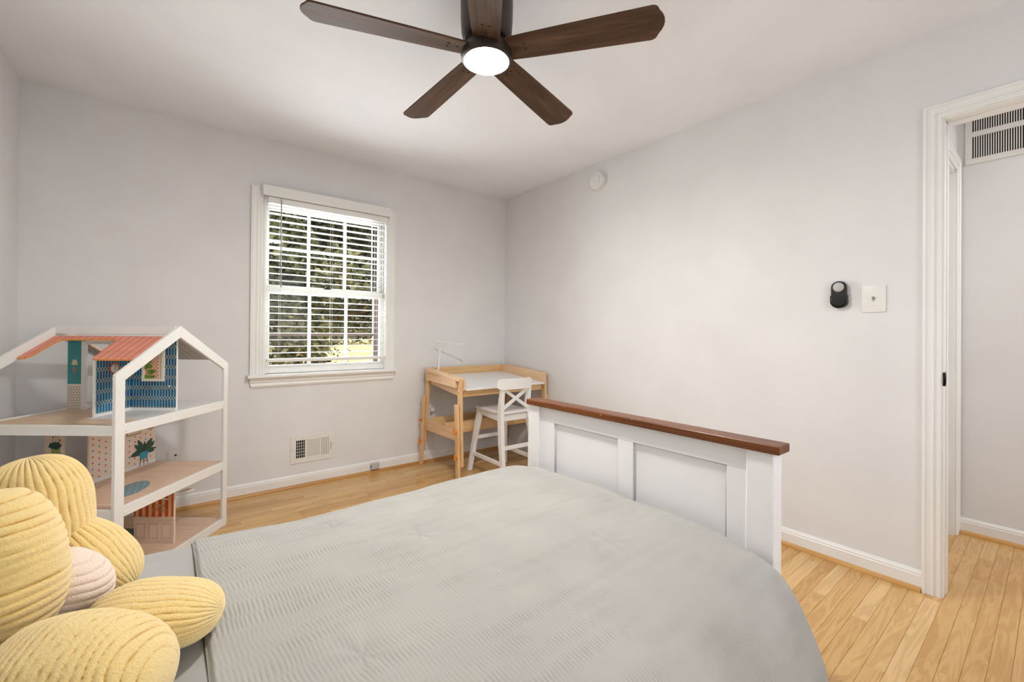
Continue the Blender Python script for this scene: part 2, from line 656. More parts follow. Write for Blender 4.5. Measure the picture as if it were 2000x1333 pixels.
    def build(s, name, mats, parent=None, uv=None, smooth=None, recalc=True):
        bm = s.bm
        if recalc: bmesh.ops.recalc_face_normals(bm, faces=bm.faces)
        if uv is not None:
            L = bm.loops.layers.uv.new('UVMap')
            for f in bm.faces:
                for l in f.loops: l[L].uv = uv(l.vert.co)
        if s.T is not None: bm.transform(s.T)
        org = Vector((0, 0, 0))
        q = parent
        while q is not None:
            org += q.location
            q = q.parent
        if parent is None:
            pass
        else:
            bmesh.ops.translate(bm, verts=bm.verts, vec=-org)
        me = bpy.data.meshes.new(name)
        bm.to_mesh(me)
        bm.free()
        if not isinstance(mats, (list, tuple)): mats = [mats]
        for m in mats: me.materials.append(m)
        if smooth: me.polygons.foreach_set('use_smooth', [True] * len(me.polygons))
        o = bpy.data.objects.new(name, me)
        COL.objects.link(o)
        if parent is not None: o.parent = parent
        return o


def autosmooth(o, deg=40):
    me = o.data
    me.polygons.foreach_set('use_smooth', [True] * len(me.polygons))
    bm = bmesh.new()
    bm.from_mesh(me)
    for e in bm.edges:
        if len(e.link_faces) == 2 and e.calc_face_angle(0) > math.radians(deg): e.smooth = False
    bm.to_mesh(me)
    bm.free()
    return o


def thing(name, loc, label, cat, group=None):
    o = bpy.data.objects.new(name, None)
    o.empty_display_size = 0.05
    o.location = loc
    COL.objects.link(o)
    return tag(o, label, cat, group)


def tag(o, label, cat, group=None):
    o['label'] = label
    o['category'] = cat
    if group: o['group'] = group
    return o


def struct(o, label=None):
    o['kind'] = 'structure'
    if label: o['label'] = label
    return o


def bounds_box(name, lo, hi, mat, parent=None, bevel=0.0):
    return MB().box(lo, hi, bevel).build(name, mat, parent)


def inst(o, offset, parent):
    c = o.copy()
    c.location = Vector(offset)
    c.parent = parent
    COL.objects.link(c)
    return c


# ================================================================== ROOM SHELL
H = 2.44
XL, YF = -3.235, -4.45
HX = 0.96                       # far wall of the hallway

# floor: boards run along x; the subfloor shows as dark joints between them
floor = struct(bounds_box('floor', (XL - 0.05, YF - 0.6, -0.10), (HX + 0.05, 0.05, -0.006), M['subfloor']), 'honey oak strip floor')


def plank_mesh(bm_list, x0, x1, y0, y1, tone):
    g, c = 0.00035, 0.0012
    bm_list.append(((x0 + g, y0 + g), (x1 - g, y1 - g), c, tone))


def build_planks(lst, name, parent, stuff=False):
    verts, faces, tones = [], [], []
    for (a, b, c, t) in lst:
        n = len(verts)
        z = -0.0002 * random.random()
        for ins, zz in ((0, -0.006), (0, -0.0009 + z), (c, z)):
            verts += [(a[0] + ins, a[1] + ins, zz), (b[0] - ins, a[1] + ins, zz), (b[0] - ins, b[1] - ins, zz), (a[0] + ins, b[1] - ins, zz)]
        for k in (0, 4):
            faces += [(n + k + i, n + k + (i + 1) % 4, n + k + 4 + (i + 1) % 4, n + k + 4 + i) for i in range(4)]
        faces.append((n + 8, n + 9, n + 10, n + 11))
        tones += [t] * 12
    me = bpy.data.meshes.new(name)
    me.from_pydata(verts, [], faces)
    me.materials.append(M['plank'])
    at = me.attributes.new('tone', 'FLOAT', 'POINT')
    at.data.foreach_set('value', tones)
    o = bpy.data.objects.new(name, me)
    COL.objects.link(o)
    o.parent = parent
    if stuff: o['kind'] = 'stuff'
    return o


rest = []
PW = 0.0526
y = 0.0
row = 0
n_planks = 0
while y > YF - 0.5:
    y1, y0 = y, y - PW
    x = XL - random.random() * 0.5
    while x < HX:
        L = random.choice((0.3, 0.42, 0.5, 0.62, 0.75, 0.9))
        x1 = min(x + L, HX)
        xa = max(x, XL)
        if x1 - xa > 0.01:
            tn = min(1.0, max(0.0, random.gauss(0.52, 0.24)))
            lst = []
            plank_mesh(lst, xa, x1, y0, y1, tn)
            cx, cy = (xa + x1) / 2, (y0 + y1) / 2
            seen = (x1 > -1.25 and -3.75 < cy < -2.55) or (cy > -1.45 and x1 > -2.6 and xa < -0.05)
            if seen and n_planks < 300:
                build_planks(lst, 'plank', floor)
                n_planks += 1
            else: rest += lst
        x += L
    y -= PW
    row += 1
build_planks(rest, 'planks', floor, True)

# walls
WIN = (-2.10, -1.21, 0.80, 2.06)       # window opening
mb = MB()
t = 0.16
mb.box((XL - 0.1, 0, -0.1), (WIN[0], t, H + 0.1))
mb.box((WIN[1], 0, -0.1), (0.1, t, H + 0.1))
mb.box((WIN[0], 0, -0.1), (WIN[1], t, WIN[2]))
mb.box((WIN[0], 0, WIN[3]), (WIN[1], t, H + 0.1))
wall_back = struct(mb.build('wall_back', M['wall']))
DOOR = (-3.094, -3.87, 2.062)
mb = MB()
mb.box((0, DOOR[0], -0.1), (0.10, 0.0, H + 0.1))
mb.box((0, YF - 0.1, -0.1), (0.10, DOOR[1], H + 0.1))
mb.box((0, DOOR[1], DOOR[2]), (0.10, DOOR[0], H + 0.1))
wall_right = struct(mb.build('wall_right', M['wall']))
wall_left = struct(bounds_box('wall_left', (XL - 0.12, YF - 0.1, -0.1), (XL, 0.0, H + 0.1), M['wall']))
W2 = (-2.10, -0.80, 0.84, 2.04)
mb = MB()
mb.box((XL, YF - 0.12, -0.1), (W2[0], YF, H + 0.1))
mb.box((W2[1], YF - 0.12, -0.1), (0.0, YF, H + 0.1))
mb.box((W2[0], YF - 0.12, -0.1), (W2[1], YF, W2[2]))
mb.box((W2[0], YF - 0.12, W2[3]), (W2[1], YF, H + 0.1))
wall_front = struct(mb.build('wall_front', M['wall']))
ceiling = struct(bounds_box('ceiling', (XL - 0.12, YF - 0.6, H), (HX + 0.12, t, H + 0.12), M['ceiling']))
# hallway
HY = -3.04
mb = MB()
mb.box((HX, YF - 0.6, -0.1), (HX + 0.1, HY + 0.1, H + 0.1))
wall_hall = struct(mb.build('wall_hall', M['wall']))
HD = (0.16, 0.875, 2.06)
mb = MB()
mb.box((0.10, HY, -0.1), (HD[0], HY + 0.1, H + 0.1))
mb.box((HD[1], HY, -0.1), (HX, HY + 0.1, H + 0.1))
mb.box((HD[0], HY, HD[2]), (HD[1], HY + 0.1, H + 0.1))
wall_hall_end = struct(mb.build('wall_hall_end', M['wall']))
struct(bounds_box('wall_hall_front', (0.1, YF - 0.7, -0.1), (HX, YF - 0.6, H + 0.1), M['wall']))


def base_profile():
    # distance from the wall, height
    return [(0, 0), (0.015, 0), (0.015, 0.066), (0.0125, 0.069), (0.0125, 0.077), (0.009, 0.081), (0.006, 0.087), (0, 0.088)]


def run_along(profile, a, b, wall_axis, sign, name, mat, parent=None):
    """extrude a moulding profile along a wall from a to b; wall_axis 'x' = runs along x at y=0 (grows to -y)"""
    m = MB()
    if wall_axis == 'x':
        y0 = sign[1]
        m.prism([(y0 + sign[0] * d, h) for d, h in profile], a, b, axis=0)
    else:
        x0 = sign[1]
        m.prism([(x0 + sign[0] * d, h) for d, h in profile], a, b, axis=1)
    return m.build(name, mat, parent)


shoe = [(0.013, 0), (0.031, 0), (0.030, 0.007), (0.026, 0.014), (0.020, 0.018), (0.013, 0.020)]
struct(run_along(base_profile(), XL, 0, 'x', (-1, 0), 'baseboard_back', M['trim']))
struct(run_along(base_profile(), -3.038, -0.015, 'y', (-1, 0), 'baseboard_right', M['trim']))
struct(run_along(base_profile(), YF, -0.015, 'y', (1, XL), 'baseboard_left', M['trim']))
struct(run_along(base_profile(), -4.9, HY, 'y', (-1, HX), 'baseboard_hall', M['trim']))
struct(run_along(shoe, XL + 0.02, -0.03, 'x', (-1, 0), 'trim_1', M['shoe_x']), 'oak quarter-round along the window wall')
struct(run_along(shoe, -3.034, -0.015, 'y', (-1, 0), 'trim_2', M['shoe_y']), 'oak quarter-round along the door wall')
struct(run_along(shoe, -4.9, HY - 0.02, 'y', (-1, HX), 'trim_3', M['shoe_y']), 'oak quarter-round along the hallway wall')

# ------------------------------------------------------------------ window
win = thing('window_1', (-1.655, 0, 0.82), 'white double-hung window above the floor register', 'window')
del win['category']
win['kind'] = 'structure'


def casing_profile(w):
    # across the casing: (offset from outer edge, proud of the wall)
    return [(0, 0), (0, 0.019), (0.010, 0.020), (0.013, 0.016), (0.016, 0.016), (w * 0.45, 0.014), (w * 0.45 + 0.003, 0.0165), (w * 0.62, 0.0165), (w * 0.64, 0.012),
            (w - 0.016, 0.011), (w - 0.014, 0.0135), (w - 0.004, 0.0135), (w, 0.010), (w, 0)]


def v_casing_back(xo, inward, z0, z1, w, name, parent):
    m = MB()
    m.prism([(xo + inward * d, -pr) for d, pr in casing_profile(w)], z0, z1, axis=2)
    return m.build(name, M['trim'], parent)


v_casing_back(-2.176, 1, 0.818, 2.112, 0.074, 'casing', win)
v_casing_back(-1.151, -1, 0.818, 2.112, 0.074, 'casing', win)
MB().box((-2.102, -0.012, 2.045), (-1.225, 0.0, 2.108), 0.002).build('head_casing', M['trim'], win)
# stool and apron
m = MB()
m.box((-2.193, -0.052, 0.797), (-1.144, 0.0, 0.819), 0.006, 3)
m.box((-2.095, -0.01, 0.797), (-1.215, 0.045, 0.819), 0.001)
m.build('stool', M['trim'], win)
m = MB()
prof = [(0, 0.797), (-0.030, 0.797), (-0.028, 0.786), (-0.020, 0.779), (-0.020, 0.770), (-0.014, 0.760), (-0.017, 0.748), (-0.017, 0.741), (-0.010, 0.734), (-0.008, 0.729), (0, 0.729)]
nP = len(prof)
vl, vr = [], []
for (yy, zz) in prof:
    k = (0.797 - zz) / 0.068
    vl.append((-2.178 + 0.010 * k, yy, zz))
    vr.append((-1.155 - 0.006 * k, yy, zz))
m.add(vl + vr, [tuple(range(nP)), tuple(range(nP, 2 * nP))] + [(i, (i + 1) % nP, nP + (i + 1) % nP, nP + i) for i in range(nP)])
m.build('apron', M['trim'], win)
# jambs and stops
m = MB()
m.box((-2.10, -0.004, 0.80), (-2.083, 0.15, 2.06), 0.001)
m.box((-1.227, -0.004, 0.80), (-1.21, 0.15, 2.06), 0.001)
m.box((-2.083, -0.004, 2.043), (-1.227, 0.15, 2.06), 0.001)
m.build('jamb', M['trim'], win)
m = MB()
m.box((-1.238, 0.030, 1.40), (-1.229, 0.040, 2.043))
m.box((-1.238, 0.062, 1.40), (-1.229, 0.070, 2.043))
m.build('sash_track', M['grey_plastic'], win)
m = MB()
m.box((-2.083, 0.05, 0.80), (-1.227, 0.15, 0.822), 0.002)
m.build('sill', M['trim'], win)


def sash(y0, y1, z0, z1, top, bot, name, rows):
    st = 0.030
    m = MB()
    xl, xr = -2.083, -1.227
    m.box((xl, y0, z0), (xl + st, y1, z1), 0.002)
    m.box((xr - st, y0, z0), (xr, y1, z1), 0.002)
    m.box((xl + st, y0, z1 - top), (xr - st, y1, z1), 0.002)
    m.box((xl + st, y0, z0), (xr - st, y1, z0 + bot), 0.002)
    s = m.build(name, M['trim'], win)
    gx0, gx1, gz0, gz1 = xl + st, xr - st, z0 + bot, z1 - top
    ym = (y0 + y1) / 2
    xs = [gx0 + (gx1 - gx0) * k / 3 for k in range(4)]
    zs = [gz0 + (gz1 - gz0) * k / rows for k in range(rows + 1)]
    mw = 0.010
    for xx in xs[1:3]:
        MB().box((xx - mw, ym - 0.010, gz0), (xx + mw, ym + 0.010, gz1), 0.003).build('muntin', M['trim'], s)
    for zz in zs[1:rows]:
        for a, b in zip(xs, xs[1:]):
            MB().box((a + (mw if a > gx0 else 0), ym - 0.010, zz - mw), (b - (mw if b < gx1 - 0.01 else 0), ym + 0.010, zz + mw), 0.003).build('muntin', M['trim'], s)
    for a, b in zip(xs, xs[1:]):
        for c, d in zip(zs, zs[1:]):
            MB().box((a, ym - 0.0012, c), (b, ym + 0.0012, d)).build('pane', M['glass'], s)
    return s


upper = sash(0.075, 0.110, 1.405, 2.043, 0.055, 0.045, 'upper_sash', 2)
lower = sash(0.035, 0.070, 0.822, 1.435, 0.040, 0.055, 'lower_sash', 1)
m = MB()
m.box((-1.69, 0.045, 1.435), (-1.635, 0.070, 1.447), 0.003)
m.tube([(-1.675, 0.052, 1.452), (-1.655, 0.050, 1.454), (-1.640, 0.055, 1.450)], 0.006)
m.build('sash_lock', M['black_metal'], win)
# brown aluminium storm frame outside
m = MB()
ys0, ys1 = 0.135, 0.158
m.box((-2.10, ys0, 0.80), (-2.065, ys1, 2.06), 0.002)
m.box((-1.275, ys0 - 0.01, 0.80), (-1.21, ys1, 2.06), 0.002)
m.box((-2.065, ys0, 0.80), (-1.275, ys1, 0.845), 0.002)
m.box((-2.065, ys0, 2.02), (-1.275, ys1, 2.06), 0.002)
m.box((-2.065, ys0, 1.085), (-1.275, ys1, 1.108), 0.002)
m.build('storm_frame', M['storm'], win)
MB().box((-1.287, ys0 - 0.006, 1.40), (-1.275, ys1, 2.03)).build('storm_track', M['black'], win)

# unseen second window, added behind the camera to carry the fill light
w2 = thing('fill_window', (-1.45, YF, 0.84), 'unseen white window added behind the camera for fill light', 'window')
del w2['category']
w2['kind'] = 'structure'
m = MB()
for a, b in (((W2[0] - 0.07, YF, W2[2]), (W2[0], YF + 0.018, W2[3] + 0.07)), ((W2[1], YF, W2[2]), (W2[1] + 0.07, YF + 0.018, W2[3] + 0.07)), ((W2[0], YF, W2[3]), (W2[1], YF + 0.018, W2[3] + 0.07))):
    m.box(a, b, 0.002)
m.build('casing', M['trim'], w2)
MB().box((W2[0] - 0.08, YF - 0.06, W2[2] - 0.03), (W2[1] + 0.08, YF + 0.04, W2[2]), 0.003).build('stool', M['trim'], w2)
m = MB()
for a, b in (((W2[0], YF - 0.09, W2[2]), (W2[0] + 0.045, YF - 0.055, W2[3])), ((W2[1] - 0.045, YF - 0.09, W2[2]), (W2[1], YF - 0.055, W2[3])),
             ((W2[0] + 0.045, YF - 0.09, W2[2]), (W2[1] - 0.045, YF - 0.055, W2[2] + 0.05)), ((W2[0] + 0.045, YF - 0.09, W2[3] - 0.05), (W2[1] - 0.045, YF - 0.055, W2[3])),
             ((W2[0] + 0.045, YF - 0.09, 1.42), (W2[1] - 0.045, YF - 0.055, 1.46))):
    m.box(a, b, 0.002)
m.build('sash', M['trim'], w2)
for za, zb in ((W2[2] + 0.05, 1.42), (1.46, W2[3] - 0.05)):
    MB().box((W2[0] + 0.045, YF - 0.074, za), (W2[1] - 0.045, YF - 0.071, zb)).build('pane', M['glass'], w2)

# ------------------------------------------------------------------ doorway to the hall
dr = thing('door_1', (0, -3.48, 0), 'white cased doorway from the bedroom to the hallway', 'door')
del dr['category']
dr['kind'] = 'structure'


def door_casing(name, parent, side):
    w = 0.060
    m = MB()
    if side == 'left':
        poly = [(-pr, -3.037 - d) for d, pr in casing_profile(w)]
        m.prism([(p[0], p[1]) for p in poly], 0.0, 2.117 - 0.0, axis=2)
    elif side == 'right':
        poly = [(-pr, -3.933 + d) for d, pr in casing_profile(w)]
        m.prism(poly, 0.0, 2.117, axis=2)
    else:
        poly = [(-pr, 2.1175 - d) for d, pr in casing_profile(w)]
        m.prism(poly, -3.890, -3.080, axis=1)
    return m.build(name, M['trim'], parent)


door_casing('casing', dr, 'left')
door_casing('casing', dr, 'right')
# head casing mitred over the legs
m = MB()
w = 0.060
cp = casing_profile(w)
nP = len(cp)
va = [(-pr - 0.0002, -3.037 - d, 2.1175 - d) for d, pr in cp]
vb = [(-pr - 0.0002, -3.933 + d, 2.1175 - d) for d, pr in cp]
m.add(va + vb, [tuple(range(nP)), tuple(range(nP, 2 * nP))] + [(i, (i + 1) % nP, nP + (i + 1) % nP, nP + i) for i in range(nP)])
m.build('head_casing', M['trim'], dr)
m = MB()
m.box((-0.006, -3.104, 0), (0.112, -3.0945, 2.062), 0.0015)
m.box((0.045, -3.107, 0), (0.08, -3.104, 2.047), 0.001)
m.box((-0.006, -3.87, 0), (0.112, -3.853, 2.062), 0.0015)
m.box((-0.006, -3.853, 2.052), (0.112, -3.104, 2.062), 0.0015)
m.box((0.045, -3.853, 2.047), (0.08, -3.107, 2.052), 0.001)
m.build('jamb', M['trim'], dr)
m = MB()
m.box((0.004, -3.1060, 0.905), (0.036, -3.1030, 0.968), 0.001)
sp = m.build('strike_plate', M['steel'], dr)
MB().box((0.012, -3.1067, 0.917), (0.028, -3.1058, 0.956)).build('strike_hole', M['dark'], sp)
m = MB()
m.tube([(-0.004, -3.104, 0.908), (-0.008, -3.1055, 0.936), (-0.004, -3.104, 0.964)], 0.005)
m.build('strike_lip', M['black_metal'], sp)

# closed door at the end of the hallway
d2 = thing('door_2', (0.52, HY, 0), 'white door in the hallway end wall beside the far wall', 'door')
del d2['category']
d2['kind'] = 'structure'
w = 0.066
cp = casing_profile(w)
for xo, inward in ((0.948, -1), (0.10 + 0.0, 1)):
    m = MB()
    m.prism([(xo + inward * d, HY - pr) for d, pr in cp], 0, 2.127, axis=2)
    m.build('casing', M['trim'], d2)
m = MB()
va = [(0.948 - d, HY - pr - 0.0002, 2.1275 - d) for d, pr in cp]
vb = [(0.10 + d, HY - pr - 0.0002, 2.1275 - d) for d, pr in cp]
m.add(va + vb, [tuple(range(nP)), tuple(range(nP, 2 * nP))] + [(i, (i + 1) % nP, nP + (i + 1) % nP, nP + i) for i in range(nP)])
m.build('head_casing', M['trim'], d2)
m = MB()
m.box((0.166, HY + 0.04, 0.01), (0.869, HY + 0.075, 2.05), 0.002)
m.build('door_leaf', M['trim'], d2)
m = MB()
m.box((HD[0], HY - 0.002, 0), (HD[0] + 0.015, HY + 0.1, 2.06))
m.box((HD[1] - 0.015, HY - 0.002, 0), (HD[1], HY + 0.1, 2.06))
m.box((HD[0], HY - 0.002, 2.045), (HD[1], HY + 0.1, 2.06))
m.build('jamb', M['trim'], d2)

# ================================================================== BED
bed = thing('bed', (-2.2, -2.36, 0), 'white twin bed with a stained brown wooden cap on its footboard', 'bed')
CX0, CX1 = -1.243, -1.165
m = MB()
m.box((CX0, -2.918, 0.775), (CX1, -1.803, 0.801), 0.004, 3)
m.build('footboard_cap', M['cap'], bed)['label'] = 'worn brown stained cap rail'


def post(y0, y1, name):
    m = MB()
    x0, x1 = -1.232, -1.174
    c = 0.012
    # a post whose inner vertical edges are chamfered in the upper part
    poly = lambda cc: [(x0 + cc, y0), (x1 - cc, y0), (x1, y0 + cc), (x1, y1 - cc), (x1 - cc, y1), (x0 + cc, y1), (x0, y1 - cc), (x0, y0 + cc)]
    rings = []
    for z, cc in ((0, 0.002), (0.60, 0.002), (0.64, c * 0.35), (0.775, 0.003)):
        rings.append([(px, py, z) for px, py in poly(cc)])
    v = [q for r in rings for q in r]
    f = [tuple(range(8))[::-1], tuple(range(24, 32))]
    for i in range(3):
        f += [(i * 8 + k, i * 8 + (k + 1) % 8, i * 8 + 8 + (k + 1) % 8, i * 8 + 8 + k) for k in range(8)]
    m.add(v, f)
    return m.build(name, M['bed_white'], bed)


post(-2.900, -2.822, 'footboard_post')
post(-1.884, -1.806, 'footboard_post')
m = MB()
fx0, fx1 = -1.222, -1.186
m.box((fx0, -2.822, 0.708), (fx1, -1.884, 0.775), 0.0015)
m.build('footboard_rail', M['bed_white'], bed)
MB().box((fx0, -2.822, 0.20), (fx1, -1.884, 0.30), 0.0015).build('footboard_rail', M['bed_white'], bed)
for a, b in ((-2.822, -2.760), (-2.408, -2.336), (-1.978, -1.884)):
    MB().box((fx0, a, 0.30), (fx1, b, 0.708), 0.0015).build('footboard_stile', M['bed_white'], bed)
for a, b in ((-2.760, -2.408), (-2.336, -1.978)):
    m = MB()
    m.box((fx0 + 0.010, a, 0.30), (fx1 - 0.010, b, 0.708))
    pn = m.build('footboard_panel', M['bed_white'], bed)
    m = MB()      # slim bead around the recessed panel
    m.tube([(fx0 + 0.009, a + 0.004, 0.31), (fx0 + 0.009, a + 0.004, 0.704), (fx0 + 0.009, b - 0.004, 0.704), (fx0 + 0.009, b - 0.004, 0.31)], 0.0035, 6)
    m.build('bead', M['bed_white'], pn)
# head end, mostly out of view
for a in (-2.900, -1.884):
    MB().box((-3.205, a, 0), (-3.145, a + 0.078, 0.95), 0.003).build('headboard_post', M['bed_white'], bed)
MB().box((-3.195, -2.822, 0.30), (-3.155, -1.884, 0.92), 0.003).build('headboard_panel', M['bed_white'], bed)
MB().box((-3.212, -2.918, 0.95), (-3.135, -1.79, 0.975), 0.004).build('headboard_cap', M['cap'], bed)
for a in (-2.885, -1.850):
    MB().box((-3.145, a, 0.22), (-1.232, a + 0.025, 0.36), 0.002).build('side_rail', M['bed_white'], bed)
m = MB()
m.box((-3.145, -2.855, 0.26), (-1.240, -1.852, 0.48), 0.04, 4)
mt = m.build('mattress', M['mattress'], None)
autosmooth(mt)
tag(mt, 'white twin mattress under the pale seersucker comforter', 'mattress')


# ---- bedding: a cross-section swept along the bed, with relief as geometry
def smoothstep(e0, e1, x):
    k = np.clip((x - e0) / (e1 - e0), 0, 1)
    return k * k * (3 - 2 * k)


def vnoise(x, y, seed):
    """smooth value noise"""
    r = np.random.default_rng(seed).random((64, 64))
    xi, yi = np.floor(x).astype(int), np.floor(y).astype(int)
    fx, fy = x - xi, y - yi
    fx, fy = fx * fx * (3 - 2 * fx), fy * fy * (3 - 2 * fy)
    g = lambda a, b: r[a % 64, b % 64]
    return (g(xi, yi) * (1 - fx) + g(xi + 1, yi) * fx) * (1 - fy) + (g(xi, yi + 1) * (1 - fx) + g(xi + 1, yi + 1) * fx) * fy


def grid_object(name, X, Y, Z, mat, parent=None, thick=0.0):
    nu, nv = X.shape
    v = np.stack([X, Y, Z], -1).reshape(-1, 3)
    idx = np.arange(nu * nv).reshape(nu, nv)
    f = np.stack([idx[:-1, :-1], idx[1:, :-1], idx[1:, 1:], idx[:-1, 1:]], -1).reshape(-1, 4)
    me = bpy.data.meshes.new(name)
    me.vertices.add(len(v))
    me.vertices.foreach_set('co', v.astype(np.float32).ravel())
    me.loops.add(f.size)
    me.loops.foreach_set('vertex_index', f.astype(np.int32).ravel())
    me.polygons.add(len(f))
    me.polygons.foreach_set('loop_start', np.arange(0, f.size, 4, dtype=np.int32))
    me.polygons.foreach_set('use_smooth', np.ones(len(f), dtype=bool))
    me.update(calc_edges=True)
    me.validate()
    me.materials.append(mat)
    o = bpy.data.objects.new(name, me)
    COL.objects.link(o)
    if thick:
        md = o.modifiers.new('thickness', 'SOLIDIFY')
        md.thickness = thick
        md.offset = -1
    return o


def resample(pts, n):
    p = np.array(pts, float)
    # Catmull-Rom through the points, then even arc length
    P = np.vstack([2 * p[0] - p[1], p, 2 * p[-1] - p[-2]])
    out = []
    for i in range(1, len(P) - 2):
        tt = np.linspace(0, 1, 40, endpoint=False)[:, None]
        a, b, c, d = P[i - 1], P[i], P[i + 1], P[i + 2]
        out.append(0.5 * (2 * b + (c - a) * tt + (2 * a - 5 * b + 4 * c - d) * tt ** 2 + (3 * b - a - 3 * c + d) * tt ** 3))
    q = np.vstack(out + [P[-2][None]])
    s = np.r_[0, np.cumsum(np.linalg.norm(np.diff(q, axis=0), axis=1))]
    u = np.linspace(0, s[-1], n)
    return np.stack([np.interp(u, s, q[:, k]) for k in range(2)], -1), u


def bedding(name, x0, x1, nx, ny, section, relief, mat, seed):
    sec, s = resample(section, ny)
    tang = np.gradient(sec, axis=0)
    nrm = np.stack([-tang[:, 1], tang[:, 0]], -1)
    nrm /= np.linalg.norm(nrm, axis=1)[:, None]
    xs = np.linspace(x0, x1, nx)
    XX = np.repeat(xs[:, None], ny, 1)
    SS = np.repeat(s[None], nx, 0)
    hgt, dx = relief(XX, SS, sec)
    Y = sec[None, :, 0] + nrm[None, :, 0] * hgt
    Z = sec[None, :, 1] + nrm[None, :, 1] * hgt
    return grid_object(name, XX + dx, Y, Z, mat)


# from the near hem up over the mattress and down the far side (y, z); normals point outwards
SEC = [(-3.085, 0.16), (-3.060, 0.26), (-3.010, 0.36), (-2.955, 0.435), (-2.905, 0.482), (-2.84, 0.512), (-2.72, 0.529), (-2.40, 0.534), (-2.10, 0.527), (-1.92, 0.515), (-1.835, 0.497), (-1.795, 0.455), (-1.775, 0.36), (-1.765, 0.20)]


def quilt_relief(X, Sx, sec):
    yy = np.interp(Sx, np.linspace(0, Sx.max(), len(sec)), sec[:, 0])
    zz = np.interp(Sx, np.linspace(0, Sx.max(), len(sec)), sec[:, 1])
    # soft quilting undulation
    puff = (vnoise(X * 3.1 + 3, Sx * 3.6 + 1, 3) - 0.5) * 0.022 + (vnoise(X * 8 + 9, Sx * 8 + 4, 5) - 0.5) * 0.008
    # seersucker: bands along the bed, each gathered in fine pleats across them
    wob = (vnoise(X * 5, Sx * 7, 8) - 0.5) * 0.030
    band = (Sx + wob) / 0.046
    bi = np.floor(band)
    bf = band - bi
    rb = np.random.default_rng(17).random(400)
    jit = rb[bi.astype(int) % 400]
    strength = 0.25 + 0.75 * smoothstep(0.25, 0.75, vnoise(X * 9.0 + 31 * jit, bi * 1.3 + 2, 11))
    env = np.clip(np.sin(np.pi * bf), 0, 1) ** 0.6 * strength
    lean = (bf - 0.5) * (0.008 * jit + 0.001)
    ph = (X + lean + (vnoise(X * 30 + 7 * jit, Sx * 18, 13) - 0.5) * 0.006 + jit * 0.02) / 0.0086
    pleat = np.abs(np.sin(np.pi * ph)) ** 0.55
    h = puff + env * (pleat - 0.75) * 0.0030
    # tufts where the layers are tacked together
    for tx, ty in ((-1.62, -2.62), (-2.03, -2.27), (-2.32, -2.62), (-1.85, -2.0), (-1.5, -2.25), (-2.20, -2.02)):
        r = np.hypot(X - tx, yy - ty)
        h -= 0.005 * np.exp(-(r / 0.035) ** 2)
        h += 0.0012 * np.exp(-(r / 0.13) ** 2) * np.sin(6 * np.arctan2(yy - ty, X - tx) + tx * 9)
    # the border at the head end is rolled down a little, and the foot end sinks to the footboard
    h -= 0.0075 * (1 - smoothstep(-2.548, -2.538, X))
    foot = smoothstep(-1.40, -1.262, X)
    h -= 0.022 * foot ** 2 * smoothstep(-2.98, -2.84, yy)
    # folds in the hanging near side
    hang = 1 - smoothstep(-3.02, -2.90, yy)
    h += hang * 0.018 * np.sin(X * 17 + 1.0) * (0.6 + 0.4 * np.sin(X * 7))
    dx = -0.07 * np.clip((0.44 - zz) / 0.28, 0, 1) ** 1.3 * smoothstep(-1.9, -1.262, X) * (yy < -2.5)
    return h, dx


quilt = bedding('comforter', -2.548, -1.262, 880, 330, SEC, quilt_relief, M['quilt'], 1)
tag(quilt, 'pale grey crinkled seersucker comforter spread over the bed', 'comforter')


def sheet_relief(X, Sx, sec):
    h = (vnoise(X * 4 + 1, Sx * 6 + 2, 21) - 0.5) * 0.016 + (vnoise(X * 5 + 1, Sx * 22 + 2, 23) - 0.5) * 0.006
    return (h - 0.010) * (1 - smoothstep(-2.64, -2.555, X)) - 0.0075 * smoothstep(-2.64, -2.555, X), np.zeros_like(h)


sheet = bedding('bed_sheet', -3.135, -2.5483, 90, 140, SEC, sheet_relief, M['sheet'], 2)
tag(sheet, 'smooth grey cotton sheet between the headboard and the crinkled comforter', 'sheet')

# ================================================================== FLOWER CUSHION


